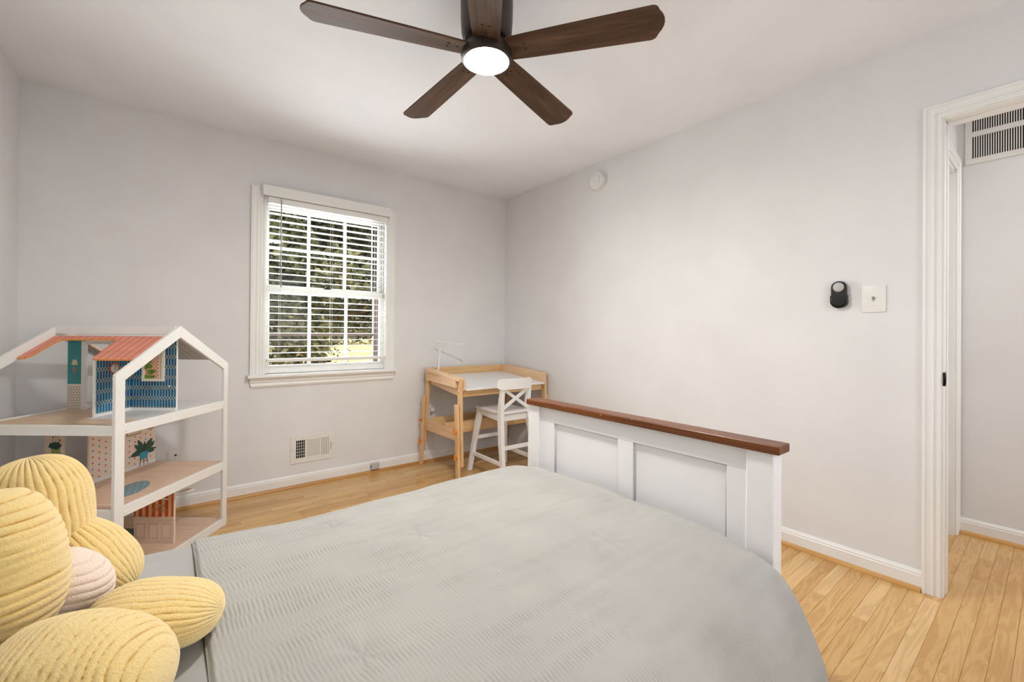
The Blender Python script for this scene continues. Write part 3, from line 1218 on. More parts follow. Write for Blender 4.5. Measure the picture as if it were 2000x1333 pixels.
def rib_blob(mb_verts, mb_faces, mb_rib, C, A, B, Cn, ra, rb, rc, ribdir, spacing, amp, nu=288, nv=150, egg=0.0, phase=0.0, curve=0.0, merid=0):
    """a plump lobe: axes A (length), B (width), Cn (thickness); raised chenille ribs across ribdir"""
    A, B, Cn = (np.array(v, float) / np.linalg.norm(v) for v in (A, B, Cn))
    C = np.array(C, float)
    rd = np.array(ribdir, float)
    rd /= np.linalg.norm(rd)
    th = np.linspace(0, np.pi, nv)
    ph = np.linspace(0, 2 * np.pi, nu, endpoint=False)
    TH, PH = np.meshgrid(th, ph, indexing='ij')
    a = np.cos(TH)
    w = np.sin(TH)
    bb, cc = np.cos(PH) * w, np.sin(PH) * w
    # superellipse for a fuller pillow shape
    pw = 0.82
    a2 = np.sign(a) * np.abs(a) ** pw
    b2 = np.sign(bb) * np.abs(bb) ** 0.92
    c2 = np.sign(cc) * np.abs(cc) ** 0.92
    wid = 1.0 + egg * a2
    P = C + (a2 * ra)[..., None] * A + (b2 * rb * wid)[..., None] * B + (c2 * rc * (1 + 0.3 * egg * a2))[..., None] * Cn
    N = (a / ra)[..., None] * A + (bb / rb)[..., None] * B + (cc / rc)[..., None] * Cn
    N /= np.linalg.norm(N, axis=-1)[..., None]
    q = (P - C) @ rd + curve * ((P - C) @ A) ** 2
    q = q + (vnoise(P[..., 0] * 30 + 7, P[..., 2] * 30 + 3, 31) - 0.5) * 0.005 + phase
    if merid:
        q = PH / (2 * np.pi) * merid * spacing + (vnoise(P[..., 0] * 30 + 7, P[..., 2] * 30 + 3, 31) - 0.5) * 0.004
    r = np.abs(np.sin(np.pi * q / spacing)) ** 0.38
    # ribs fade where the surface faces along them
    fade = np.clip(1.4 - np.abs(N @ rd) ** 4 * 1.2, 0.2, 1)
    if merid:
        fade = np.clip(w * 2.2, 0, 1)
    r = 1 - (1 - r) * (0.70 + 0.55 * vnoise(P[..., 0] * 55 + 5, P[..., 1] * 55 + P[..., 2] * 40, 37))
    P = P + N * ((r - 0.5) * amp * fade)[..., None] + N * ((vnoise(P[..., 0] * 14, P[..., 1] * 14 + P[..., 2] * 9, 33) - 0.5) * 0.012)[..., None]
    base = len(mb_verts)
    mb_verts += [tuple(v) for v in P.reshape(-1, 3)]
    mb_rib += list((r * fade + (1 - fade) * 0.8).reshape(-1))
    for i in range(nv - 1):
        for k in range(nu):
            k2 = (k + 1) % nu
            mb_faces.append((base + i * nu + k, base + i * nu + k2, base + (i + 1) * nu + k2, base + (i + 1) * nu + k))


def plush_object(name, blobs, mat, parent):
    v, f, r = [], [], []
    for b in blobs: rib_blob(v, f, r, **b)
    o = parent.location
    v = [(p[0] - o.x, p[1] - o.y, p[2] - o.z) for p in v]
    me = bpy.data.meshes.new(name)
    me.from_pydata(v, [], f)
    me.polygons.foreach_set('use_smooth', [True] * len(me.polygons))
    at = me.attributes.new('rib', 'FLOAT', 'POINT')
    at.data.foreach_set('value', r)
    me.materials.append(mat)
    ob = bpy.data.objects.new(name, me)
    COL.objects.link(ob)
    ob.parent = parent
    return ob


fl = thing('flower_cushion', (-2.73, -2.26, 0.53), 'yellow ribbed plush flower cushion with a cream centre on the bed', 'cushion')


def lobe(u, v_, d, hl, hw, depth, ang, yaw, ribang, spacing, amp, egg=0.0, lean=0.0, merid=0):
    """a petal whose centre lies on the line of sight (u, v_) at distance d; hl, hw half length and width in metres"""
    c = CAM + RH * ((u - 1000) / FPX * d) + FH * d + Vector((0, 0, -(v_ - 650) / FPX * d))
    Rz = Matrix.Rotation(yaw, 3, 'Z')
    ri, fo = Rz @ RH, Rz @ FH
    upv = Vector((0, 0, 1)) * math.cos(lean) + fo * math.sin(lean)
    fo = fo * math.cos(lean) - Vector((0, 0, 1)) * math.sin(lean)
    a, b = math.radians(ang), math.radians(ribang)
    return dict(C=c, A=ri * math.cos(a) + upv * math.sin(a), B=-ri * math.sin(a) + upv * math.cos(a), Cn=fo, ra=hl, rb=hw, rc=depth,
                ribdir=ri * math.cos(b) + upv * math.sin(b), spacing=spacing, amp=amp, egg=egg, merid=merid)


PET = [
    lobe(82, 1011, 0.90, 0.117, 0.085, 0.070, 100, 0.25, 8, 0.0150, 0.0046, 0.06, merid=36),
    lobe(2, 1124, 0.74, 0.138, 0.086, 0.078, 96, -0.15, 94, 0.0150, 0.0046, -0.05),
    lobe(166, 1322, 0.635, 0.122, 0.078, 0.085, -6, 0.0, 6, 0.0125, 0.0040, 0.05, 0.35),
    lobe(314, 1202, 0.810, 0.106, 0.051, 0.088, -6, 0.3, 82, 0.0120, 0.0036, 0.0, 0.2, merid=34),
    lobe(198, 1092, 0.93, 0.098, 0.052, 0.060, -50, 0.3, 30, 0.0120, 0.0036, 0.0, merid=30),
]
for pt in PET:
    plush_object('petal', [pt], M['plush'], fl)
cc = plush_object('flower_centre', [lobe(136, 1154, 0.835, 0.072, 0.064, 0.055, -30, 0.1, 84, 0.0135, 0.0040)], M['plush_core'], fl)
cc['label'] = 'cream round centre'

# pillow behind the cushion


def pillow(name, c, rx, ry, rz, rot, mat):
    nu, nv = 72, 40
    v, f = [], []
    for i in range(nv):
        tt = math.pi * i / (nv - 1)
        for k in range(nu):
            ph = 2 * math.pi * k / nu
            ct, st = math.cos(tt), math.sin(tt)
            cx, cy = math.cos(ph), math.sin(ph)
            sq = lambda q, e: math.copysign(abs(q) ** e, q)
            x = sq(cx, 0.55) * sq(st, 0.6)
            yv = sq(cy, 0.55) * sq(st, 0.6)
            edge = max(abs(x), abs(yv))
            z = sq(ct, 0.8) * (1 - 0.45 * edge ** 4)
            v.append(Vector((x * rx, yv * ry, z * rz)))
    R = Matrix.Rotation(rot[2], 3, 'Z') @ Matrix.Rotation(rot[1], 3, 'Y') @ Matrix.Rotation(rot[0], 3, 'X')
    v = [R @ q + Vector(c) for q in v]
    for i in range(nv - 1):
        for k in range(nu):
            k2 = (k + 1) % nu
            f.append((i * nu + k, i * nu + k2, (i + 1) * nu + k2, (i + 1) * nu + k))
    m = MB()
    m.add(v, f, 0, True)
    bmesh.ops.remove_doubles(m.bm, verts=m.bm.verts, dist=0.0005)
    return m.build(name, mat)


pl = pillow('pillow', (-3.025, -2.36, 0.588), 0.110, 0.33, 0.052, (0, math.radians(6), 0), M['pillow'])
tag(pl, 'dark grey pillow at the headboard behind the yellow flower cushion', 'pillow')

# ================================================================== CEILING FAN
FZ = 2.185
fan = thing('ceiling_fan', (FANC.x, FANC.y, H), 'dark walnut five-blade ceiling fan with a lit round lamp', 'ceiling fan')
fc = Vector((FANC.x, FANC.y, 0))
m = MB()
m.lathe([(0.0, H), (0.092, H), (0.099, H - 0.008), (0.100, H - 0.06), (0.099, H - 0.13), (0.096, 2.262), (0.089, 2.238), (0.082, 2.232), (0.0, 2.232)], fc, seg=48)
autosmooth(m.build('motor_housing', M['bronze'], fan))
m = MB()
m.lathe([(0.0, 2.236), (0.070, 2.236), (0.072, 2.205), (0.094, 2.196), (0.098, 2.178), (0.095, 2.160), (0.0865, 2.155), (0.0845, 2.158), (0.0, 2.160)], fc, seg=48)
autosmooth(m.build('light_kit', M['bronze'], fan))
m = MB()
m.lathe([(0.0, 2.1605), (0.082, 2.1590), (0.0835, 2.1565), (0.080, 2.1535), (0.066, 2.1505), (0.040, 2.1485), (0.0, 2.1478)], fc, seg=48)
m.build('lamp_lens', M['lens'], fan, smooth=True)['label'] = 'glowing white lamp lens'


def blade_outline():
    pts = []
    r0, r1 = 0.085, 0.645
    wl, wt_ = 0.050, 0.068
    for k in range(9):
        u = k / 8
        r = r0 + (0.60 - r0) * u
        pts.append((r, -(wl + (wt_ - wl) * u ** 0.8)))
    # rounded end, a little fuller on the leading side
    for a in (0.25, 0.5, 0.75): pts.append((0.600 + 0.022 * math.sin(a * math.pi / 2), -0.068 + 0.016 * (1 - math.cos(a * math.pi / 2))))
    for k in range(7):
        u = -1 + 2 * k / 6
        pts.append((0.626 + 0.019 * (1 - u * u), u * 0.046))
    for a in (0.75, 0.5, 0.25): pts.append((0.600 + 0.022 * math.sin(a * math.pi / 2), 0.068 - 0.016 * (1 - math.cos(a * math.pi / 2))))
    for k in range(9):
        u = 1 - k / 8
        r = r0 + (0.60 - r0) * u
        pts.append((r, wl + (wt_ - wl) * u ** 0.8))
    return pts


for k in range(5):
    ang = math.radians(17.8 + 72 * k)
    pitch = math.radians(-11)
    T = Matrix.Translation((FANC.x, FANC.y, FZ + 0.006)) @ Matrix.Rotation(ang, 4, 'Z') @ Matrix.Rotation(pitch, 4, 'X')
    m = MB(T)
    m.prism(blade_outline(), -0.0035, 0.0035, axis=2, bevel=0.0012)
    seed = k * 1.37
    bl = m.build('blade', M['blade'], fan, uv=lambda p, s=seed: (p.x + s, p.y + s * 0.7))
    m = MB(T)
    m.box((0.060, -0.022, 0.0036), (0.17, 0.022, 0.0085), 0.002)
    for sx, sy in ((0.115, 0.0), (0.150, 0.013), (0.150, -0.013)):
        m.lathe([(0, -0.006), (0.004, -0.006), (0.005, -0.0036), (0.0, -0.0034)], (sx, sy, 0), seg=10)
    m.build('blade_bracket', M['bronze'], bl)

# ================================================================== BLIND
blind = thing('window_blind', (-1.655, -0.02, 2.118), 'white horizontal slat blind lowered over the double-hung window', 'window blind')
m = MB()
m.box((-2.113, -0.062, 2.046), (-1.210, -0.052, 2.118), 0.0025)
m.box((-2.113, -0.052, 2.046), (-2.105, -0.013, 2.118), 0.001)
m.box((-1.218, -0.052, 2.046), (-1.210, -0.013, 2.118), 0.001)
m.build('valance', M['vinyl'], blind)
m = MB()
m.box((-2.078, -0.046, 2.004), (-1.232, 0.010, 2.045), 0.002)
m.build('headrail', M['vinyl'], blind)
N_SLAT = 23
z0s, pit = 1.985, 0.0463
SX0, SX1 = -2.076, -1.232
m = MB()
cr = []
for k in range(7):
    u = k / 6 - 0.5
    cr.append((-0.018 + u * 0.050, 0.0022 * (1 - 4 * u * u)))
poly = [(a, b) for a, b in cr] + [(a, b - 0.0028) for a, b in cr[::-1]]
m.prism([(a, z0s + b) for a, b in poly], SX0, SX1, axis=0)
slat0 = m.build('slat', M['vinyl'], blind)
for k in range(1, N_SLAT):
    inst(slat0, (0, 0, -pit * k + 0.0006 * math.sin(k * 2.1)), blind)
zb = z0s - pit * N_SLAT
m = MB()
m.box((SX0 - 0.002, -0.044, zb - 0.016), (SX1 + 0.002, 0.008, zb + 0.006), 0.004, 3)
m.build('bottom_rail', M['vinyl'], blind)
for lx in (-2.0, -1.654, -1.315):
    m = MB()
    for yy in (-0.0445, 0.0085):
        m.tube([(lx, yy, 2.004), (lx, yy, zb - 0.004)], 0.0009, 5)
    m.build('ladder_cord', M['cord'], blind)
m = MB()
m.tube([(-2.0, -0.056, 2.035), (-2.0, -0.052, 1.72), (-1.997, -0.052, 1.425)], 0.0045, 10)
m.build('tilt_wand', M['grey_plastic'], blind)
m = MB()
m.tube([(-1.30, -0.049, 2.0), (-1.302, -0.049, 1.5), (-1.30, -0.049, 1.35)], 0.001, 5)
m.build('lift_cord', M['cord'], blind)
m = MB()
m.tube([(-1.655, -0.048, 1.1), (-1.650, -0.050, 0.99), (-1.668, -0.050, 0.93)], 0.001, 5)
m.build('lift_cord', M['cord'], blind)

# ================================================================== WALL FITTINGS
# floor register low on the window wall
rg = thing('floor_register', (-1.77, 0, 0.167), 'white metal air register low on the wall under the window', 'air vent')
rx0, rx1, rz0, rz1 = -1.917, -1.621, 0.167, 0.364
m = MB()
def ring(m, x0, x1, z0, z1, holes, yb, yf):
    """frame plate built from strips between sorted hole columns (holes share the same z range)"""
    hz0, hz1 = holes[0][2], holes[0][3]
    m.box((x0, yf, z0), (x1, yb, hz0), 0.0012)
    m.box((x0, yf, hz1), (x1, yb, z1), 0.0012)
    xs = [x0] + [q for h in holes for q in (h[0], h[1])] + [x1]
    for a, b in zip(xs[::2], xs[1::2]):
        m.box((a, yf, hz0), (b, yb, hz1))
hz = (rz0 + 0.036, rz1 - 0.034)
ring(m, rx0, rx1, rz0, rz1, [(-1.884, -1.822, *hz), (-1.809, -1.719, *hz), (-1.708, -1.650, *hz)], -0.0005, -0.006)
m.build('face_plate', M['metal_white'], rg)
MB().box((rx0 + 0.02, -0.0018, hz[0] - 0.005), (rx1 - 0.02, -0.0004, hz[1] + 0.005)).build('duct_shadow', M['dark'], rg)
m = MB()
m.box((-1.884, -0.0055, hz[0]), (-1.8815, -0.002, hz[1]))
l0 = m.build('louver', M['metal_white'], rg)
for k in range(1, 6):
    inst(l0, (k * 0.0123 - (0.0 if k < 5 else 0.0008), 0, 0), rg)
m = MB()
m.box((-1.884, -0.0040, hz[0] + 0.020), (-1.822, -0.002, hz[0] + 0.022))
h0 = m.build('cross_bar', M['metal_white'], rg)
for k in range(1, 5): inst(h0, (0, 0, k * 0.0215), rg)
m = MB()
m.bar((-1.809, -0.0042, hz[0] + 0.004), (-1.719, -0.0042, hz[0] + 0.004), 0.0098, 0.0012, (0, -0.16, 0.9), 0)
h1 = m.build('louver', M['metal_white'], rg)
for k in range(1, 12): inst(h1, (0, 0, k * 0.0109), rg)
m = MB()
m.box((-1.705, -0.0055, hz[0]), (-1.6965, -0.002, hz[1]), 0)
l2 = m.build('louver', M['metal_white'], rg)
for k in range(1, 5): inst(l2, (k * 0.0115, 0, 0), rg)
MB().box((-1.643, -0.014, 0.235), (-1.639, -0.005, 0.292), 0.001).build('damper_lever', M['grey_plastic'], rg)
for sx, sz in ((-1.906, 0.262), (-1.630, 0.268)):
    m = MB()
    m.lathe([(0, 0.0075), (0.003, 0.0072), (0.004, 0.006), (0.004, 0.005)], (sx, 0, sz), (0, -1, 0), 12)
    m.build('screw', M['grey_plastic'], rg)


def plate(x, z, w, h, label, cat, name='outlet_plate'):
    o = thing(name, (x, 0, z), label, cat)
    m = MB()
    m.box((x - w / 2, -0.006, z - h / 2), (x + w / 2, -0.0005, z + h / 2), 0.0028, 3)
    m.build('cover', M['plastic'], o)
    return o


op = plate(-0.805, 0.428, 0.076, 0.132, 'white wall outlet with a plug in its upper socket behind the desk', 'wall outlet', 'wall_outlet')
for dz in (0.0, -0.040):
    z = 0.447 + dz
    m = MB()
    m.prism([(-0.805 + 0.0165 * math.cos(a) * 1.0, z + 0.0165 * max(-0.80, min(0.80, math.sin(a)))) for a in [k * 2 * math.pi / 24 for k in range(24)]], -0.0085, -0.005, axis=1)
    rc = m.build('socket', M['grey_plastic'], op)
    m = MB()
    m.box((-0.8125, -0.0090, z - 0.001), (-0.8105, -0.0084, z + 0.007))
    m.box((-0.7995, -0.0090, z - 0.001), (-0.7975, -0.0084, z + 0.006))
    m.lathe([(0, 0), (0.0026, 0), (0.0026, 0.0006), (0, 0.0006)], (-0.805, -0.0084, z - 0.008), (0, -1, 0), 10)
    m.build('slot', M['dark'], rc)
pg = thing('power_plug', (-0.803, -0.02, 0.452), 'white plug with a cord in the outlet behind the desk', 'plug')
m = MB()
m.box((-0.824, -0.045, 0.435), (-0.782, -0.0092, 0.470), 0.006, 3)
m.build('plug_body', M['plastic'], pg)
m = MB()
m.tube([(-0.79, -0.045, 0.452), (-0.770, -0.062, 0.446), (-0.752, -0.066, 0.40), (-0.755, -0.062, 0.34), (-0.772, -0.055, 0.30), (-0.785, -0.05, 0.22), (-0.782, -0.045, 0.14), (-0.755, -0.045, 0.075),
        (-0.715, -0.05, 0.045), (-0.665, -0.05, 0.055), (-0.630, -0.05, 0.11), (-0.625, -0.05, 0.19), (-0.628, -0.055, 0.27), (-0.66, -0.058, 0.40), (-0.70, -0.055, 0.55), (-0.725, -0.05, 0.70), (-0.735, -0.046, 0.76)], 0.0022, 8)
m.build('cord', M['cord'], pg)

ow = plate(-2.569, 0.316, 0.072, 0.112, 'white wall plate with one dark jack behind the dollhouse', 'wall plate', 'jack_plate')
m = MB()
m.lathe([(0.0035, 0), (0.0055, 0), (0.0055, 0.006), (0.003, 0.006), (0.003, 0.001), (0, 0.001)], (-2.566, -0.006, 0.345), (0, -1, 0), 14)
m.build('jack', M['black'], ow)

jb = thing('phone_jack', (-1.308, -0.02, 0.03), 'small grey phone jack box fixed on the baseboard', 'phone jack')
m = MB()
m.box((-1.340, -0.040, 0.026), (-1.276, -0.0152, 0.079), 0.005, 3)
m.build('jack_box', M['grey_plastic'], jb)
MB().box((-1.3412, -0.034, 0.040), (-1.3395, -0.021, 0.060)).build('jack_socket', M['dark'], jb)
m = MB()
m.lathe([(0, 0.0014), (0.003, 0.001), (0.0035, 0)], (-1.303, -0.0398, 0.049), (0, -1, 0), 10)
m.build('screw', M['steel'], jb)

# smoke detector high on the door wall
sd = thing('smoke_detector', (0, -1.188, 2.300), 'round white smoke detector high on the wall near the ceiling', 'smoke detector')
sc_ = Vector((0, -1.188, 2.300))
m = MB()
m.lathe([(0, 0.001), (0.070, 0.001), (0.070, 0.010), (0.067, 0.012), (0.066, 0.030), (0.062, 0.036), (0.050, 0.038), (0.0, 0.038)], sc_, (-1, 0, 0), 48)
autosmooth(m.build('detector_body', M['plastic'], sd))
m = MB()
m.lathe([(0.0, 0.036), (0.0475, 0.036), (0.047, 0.044), (0.042, 0.047), (0.0, 0.0475)], sc_, (-1, 0, 0), 40)
for v in m.bm.verts:
    v.co.y = max(v.co.y, sc_.y - 0.036)
autosmooth(m.build('test_button', M['plastic'], sd))
m = MB()
m.box((-0.0390, -1.251, 2.312), (-0.0376, -1.243, 2.326))
m.build('indicator', M['grey_plastic'], sd)
m = MB()
m.lathe([(0, 0.0482), (0.003, 0.048), (0.003, 0.0472)], sc_ + Vector((0, 0.004, -0.028)), (-1, 0, 0), 12)
m.build('indicator', M['grey_plastic'], sd)
for ya, yb, za in ((-1.196, -1.172, 2.286), (-1.190, -1.180, 2.299), (-1.188, -1.180, 2.327)):
    MB().box((-0.0480, ya, za), (-0.0472, yb, za + 0.001)).build('print_mark', M['silver_print'], sd)

# remote in its holder
rm = thing('fan_remote', (0, -2.735, 1.26), 'black fan remote with a pale round keypad standing in its wall holder', 'remote control')


def stadium(cy, cz, w, h, r, n=8):
    pts = []
    for sx, sz, a0 in ((1, 1, 0), (-1, 1, 90), (-1, -1, 180), (1, -1, 270)):
        for k in range(n + 1):
            a = math.radians(a0 + 90 * k / n)
            pts.append((cy + sx * (w / 2 - r) + r * math.cos(a), cz + sz * (h / 2 - r) + r * math.sin(a)))
    return pts


m = MB()
m.prism(stadium(-2.735, 1.3245, 0.0635, 0.126, 0.0305), -0.030, -0.007, axis=0, bevel=0.005, seg=3)
autosmooth(m.build('remote_body', M['black'], rm))
m = MB()
kz = 1.357
m.lathe([(0, 0.0318), (0.0222, 0.0312), (0.0228, 0.0295), (0, 0.0295)], (0, -2.7355, kz), (-1, 0, 0), 32)
kp = m.build('keypad', M['grey_plastic'], rm, smooth=False)
m = MB()
for (a, b, cz, dz) in ((-2.741, -2.731, 0.0135, 0.0012), (-2.726, -2.719, -0.0005, 0.001), (-2.751, -2.745, -0.0005, 0.001), (-2.738, -2.733, 0.0005, 0.003)):
    m.box((-0.0323, a, kz + cz), (-0.0312, b, kz + cz + dz))
m.build('key_print', M['silver_print'], kp)
hd = thing('remote_holder', (0, -2.735, 1.258), 'black wall cradle holding the lower half of the fan remote', 'remote holder')
m = MB()
m.prism(stadium(-2.735, 1.287, 0.0690, 0.062, 0.030), -0.0065, -0.0005, axis=0, bevel=0.001)
n_ = 16
outer = [(-2.735 + 0.0348 * math.cos(a), 1.2895 + 0.0348 * math.sin(a)) for a in [math.pi + math.pi * k / n_ for k in range(n_ + 1)]]
inner = [(-2.735 + 0.0322 * math.cos(a), 1.2895 + 0.0320 * math.sin(a)) for a in [math.pi + math.pi * k / n_ for k in range(n_ + 1)]]
outer = [(-2.735 - 0.0348, 1.318)] + outer + [(-2.735 + 0.0348, 1.318)]
inner = [(-2.735 - 0.0322, 1.318)] + inner + [(-2.735 + 0.0322, 1.318)]
k_ = len(outer)
V = [(x, p[0], p[1]) for x in (-0.027, -0.006) for p in outer + inner]
F = []
for i in range(k_ - 1):
    F += [(i, i + 1, k_ + i + 1, k_ + i), (2 * k_ + i, 3 * k_ + i, 3 * k_ + i + 1, 2 * k_ + i + 1), (i, 2 * k_ + i, 2 * k_ + i + 1, i + 1), (k_ + i, k_ + i + 1, 3 * k_ + i + 1, 3 * k_ + i)]
F += [(0, k_, 3 * k_, 2 * k_), (k_ - 1, 3 * k_ - 1, 4 * k_ - 1, 2 * k_ - 1)]
m.add(V, F)
autosmooth(m.build('cradle', M['black'], hd))

# light switch
sw = thing('light_switch', (0, -2.866, 1.294), 'white switch plate with a metal toggle next to the doorway', 'light switch')
m = MB()
m.prism(stadium(-2.866, 1.294, 0.091, 0.128, 0.008, 6), -0.0065, -0.0005, axis=0, bevel=0.003, seg=3)
autosmooth(m.build('switch_plate', M['plastic'], sw))
m = MB()
m.box((-0.0072, -2.8715, 1.2815), (-0.0063, -2.8605, 1.3055), 0)
tg = m.build('toggle_slot', M['grey_plastic'], sw)
m = MB()
m.bar((-0.004, -2.866, 1.2940), (-0.017, -2.866, 1.2995), 0.0085, 0.0085, (0, 1, 0), 0.001, wb=0.0065)
m.build('toggle', M['steel'], sw)
for dz in (0.0325, -0.0325):
    m = MB()
    m.lathe([(0, 0.0082), (0.0024, 0.0078), (0.0032, 0.0063)], (0, -2.866, 1.294 + dz), (-1, 0, 0), 12)
    m.build('screw', M['plastic'], sw)

# return-air grille in the hallway
rv = thing('return_grille', (HX, -3.35, 2.095), 'large white return air grille high on the hallway wall', 'air vent')
gy0, gy1, gz0, gz1 = -3.68, -3.073, 2.096, 2.425
rows = ((2.127, 2.249), (2.277, 2.399))
m = MB()
gx = HX - 0.010
m.box((gx, gy0, gz0), (HX - 0.0005, gy1, rows[0][0]), 0.002)
m.box((gx, gy0 + 0.028, rows[0][1]), (HX - 0.0005, gy1 - 0.028, rows[1][0]), 0.001)
m.box((gx, gy0, rows[1][1]), (HX - 0.0005, gy1, gz1), 0.002)
m.box((gx, gy1 - 0.028, rows[0][0]), (HX - 0.0005, gy1, rows[1][1]), 0.001)
m.box((gx, gy0, rows[0][0]), (HX - 0.0005, gy0 + 0.028, rows[1][1]), 0.001)
m.build('grille_frame', M['metal_white'], rv)
MB().box((HX - 0.0022, gy0 + 0.02, gz0 + 0.01), (HX - 0.0006, gy1 - 0.02, gz1 - 0.01)).build('filter', M['dark'], rv)  # near-black sheet painted as the shade of the duct behind the louvers
yy = gy1 - 0.028
first = None
for za, zb_ in rows:
    first = None
    k = 0
    y_ = gy1 - 0.0335
    while y_ - 0.005 > gy0 + 0.028:
        if first is None:
            m = MB()
            m.hexa([Vector(q) for q in ((gx + 0.001, y_ - 0.0044, za), (gx + 0.0065, y_ - 0.0030, za), (gx + 0.0065, y_ - 0.0010, za), (gx + 0.001, y_, za),
                                        (gx + 0.001, y_ - 0.0044, zb_), (gx + 0.0065, y_ - 0.0030, zb_), (gx + 0.0065, y_ - 0.0010, zb_), (gx + 0.001, y_, zb_))])
            first = m.build('louver', M['metal_white'], rv)
            y_first = y_
        else:
            inst(first, (0, y_ - y_first, 0), rv)
        y_ -= 0.0092
m = MB()
m.lathe([(0, 0.003), (0.003, 0.0026), (0.004, 0)], (gx, gy1 - 0.014, 2.262), (-1, 0, 0), 12)
m.build('screw', M['metal_white'], rv)

# ================================================================== DESK
desk = thing('desk', (-0.48, -0.36, 0), 'childs pine desk with a tilted white top and orange height pegs', 'desk')


def desk_side(xo, sgn):
    """xo = outer face; sgn = +1 when the inside of the desk lies towards +x"""
    X = lambda a, b: (min(xo + sgn * a, xo + sgn * b), max(xo + sgn * a, xo + sgn * b))
    tb = 0.022
    # inner (upper) legs
    def leg(name, ya, za, yb, zb, w, xa, xb, rnd=True):
        m = MB()
        x0, x1 = X(xa, xb)
        m.bar(((x0 + x1) / 2, ya, za), ((x0 + x1) / 2, yb, zb), w, x1 - x0, (0, 1, 0), 0.005)
        return m.build(name, M['pine_z'], desk)
    leg('upper_leg', -0.135, 0.795, -0.052, 0.170, 0.046, tb, 0.046)
    leg('upper_leg', -0.628, 0.765, -0.650, 0.120, 0.046, tb, 0.046)
    for (ya, za, yb, zb) in ((-0.095, 0.583, -0.050, 0.0), (-0.622, 0.582, -0.655, 0.0)):
        lg = leg('lower_leg', ya, za, yb, zb, 0.044, -0.001, tb - 0.001)
        for zz in (0.383, 0.198):
            k = (za - zz) / (za - zb)
            yk = ya + (yb - ya) * k
            m = MB()
            ax = (-sgn, 0, 0)
            m.lathe([(0, 0.0), (0.010, 0.0), (0.010, 0.010), (0.006, 0.012), (0.005, 0.020), (0, 0.020)], (xo, yk, zz), ax, 12)
            tilt = 0.5 if zz > 0.3 else 1.4
            dv = Vector((0, math.cos(tilt), math.sin(tilt) * (-1 if yk > -0.3 else 1)))
            m.bar(Vector((xo - sgn * 0.017, yk, zz)) - dv * 0.020, Vector((xo - sgn * 0.017, yk, zz)) + dv * 0.020, 0.013, 0.009, (0, -dv.z, dv.y), 0.003)
            m.lathe([(0, -0.006), (0.008, -0.005), (0.009, 0.0), (0.008, 0.005), (0, 0.006)], Vector((xo - sgn * 0.017, yk, zz)) - dv * 0.018, (1, 0, 0), 12)
            m.build('peg', M['orange'], lg)
    # outer cross rail under the top
    m = MB()
    x0, x1 = X(0.003, tb - 0.001)
    m.prism([(-0.612, 0.768), (-0.150, 0.768 + 0.012), (-0.150, 0.722), (-0.612, 0.706)], x0, x1, axis=0, bevel=0.002)
    m.build('side_rail', M['pine_y'], desk)
    # raised rim of the tray, rounded at the front
    m = MB()
    x0, x1 = X(0.046, 0.064)
    rim = [(-0.040, 0.700), (-0.040, 0.818), (-0.130, 0.817), (-0.600, 0.781), (-0.640, 0.776), (-0.657, 0.765), (-0.663, 0.750), (-0.663, 0.690), (-0.600, 0.640), (-0.56, 0.640)]
    m.prism(rim, x0, x1, axis=0, bevel=0.003)
    m.build('tray_side', M['pine_y'], desk)
    # top shoulder of the side frame
    m = MB()
    x0, x1 = X(0.003, 0.046)
    m.prism([(-0.118, 0.808), (-0.130, 0.817), (-0.600, 0.779), (-0.640, 0.768), (-0.640, 0.755), (-0.600, 0.764), (-0.130, 0.785), (-0.118, 0.786)], x0, x1, axis=0, bevel=0.003)
    m.build('side_cap', M['pine_y'], desk)
    # low cross rail
    m = MB()
    x0, x1 = X(tb + 0.002, 0.044)
    m.prism([(-0.630, 0.303), (-0.630, 0.366), (-0.40, 0.380), (-0.105, 0.392), (-0.105, 0.300), (-0.40, 0.300)], x0 if sgn > 0 else x0, x1, axis=0, bevel=0.002)
    m.build('low_rail', M['pine_y'], desk)
    for yk, zk in ((-0.630, 0.738), (-0.632, 0.668), (-0.128, 0.72)):
        m = MB()
        m.lathe([(0, 0.0025), (0.004, 0.002), (0.005, 0)], (xo + sgn * (tb if zk < 0.7 else 0.003), yk, zk), (-sgn, 0, 0), 10)
        m.build('bolt', M['steel'], desk)


desk_side(-0.930, 1)
desk_side(-0.012, -1)
x0, x1 = -0.866, -0.076
MB().box((x0, -0.055, 0.700), (x1, -0.038, 0.816), 0.003).build('back_board', M['pine_x'], desk)
MB().box((x0, -0.120, 0.683), (x1, -0.102, 0.733), 0.002).build('back_apron', M['pine_x'], desk)
MB().box((x0, -0.630, 0.634), (x1, -0.612, 0.684), 0.003).build('front_apron', M['pine_x'], desk)
m = MB()
v = [Vector(q) for q in ((x0 + 0.001, -0.668, 0.684), (x1 - 0.001, -0.668, 0.684), (x1 - 0.001, -0.057, 0.736), (x0 + 0.001, -0.057, 0.736),
                         (x0 + 0.001, -0.668, 0.698), (x1 - 0.001, -0.668, 0.698), (x1 - 0.001, -0.057, 0.750), (x0 + 0.001, -0.057, 0.750))]
m.hexa(v, 0.003)
m.build('desktop', M['white_paint'], desk)['label'] = 'tilted white laminate top'
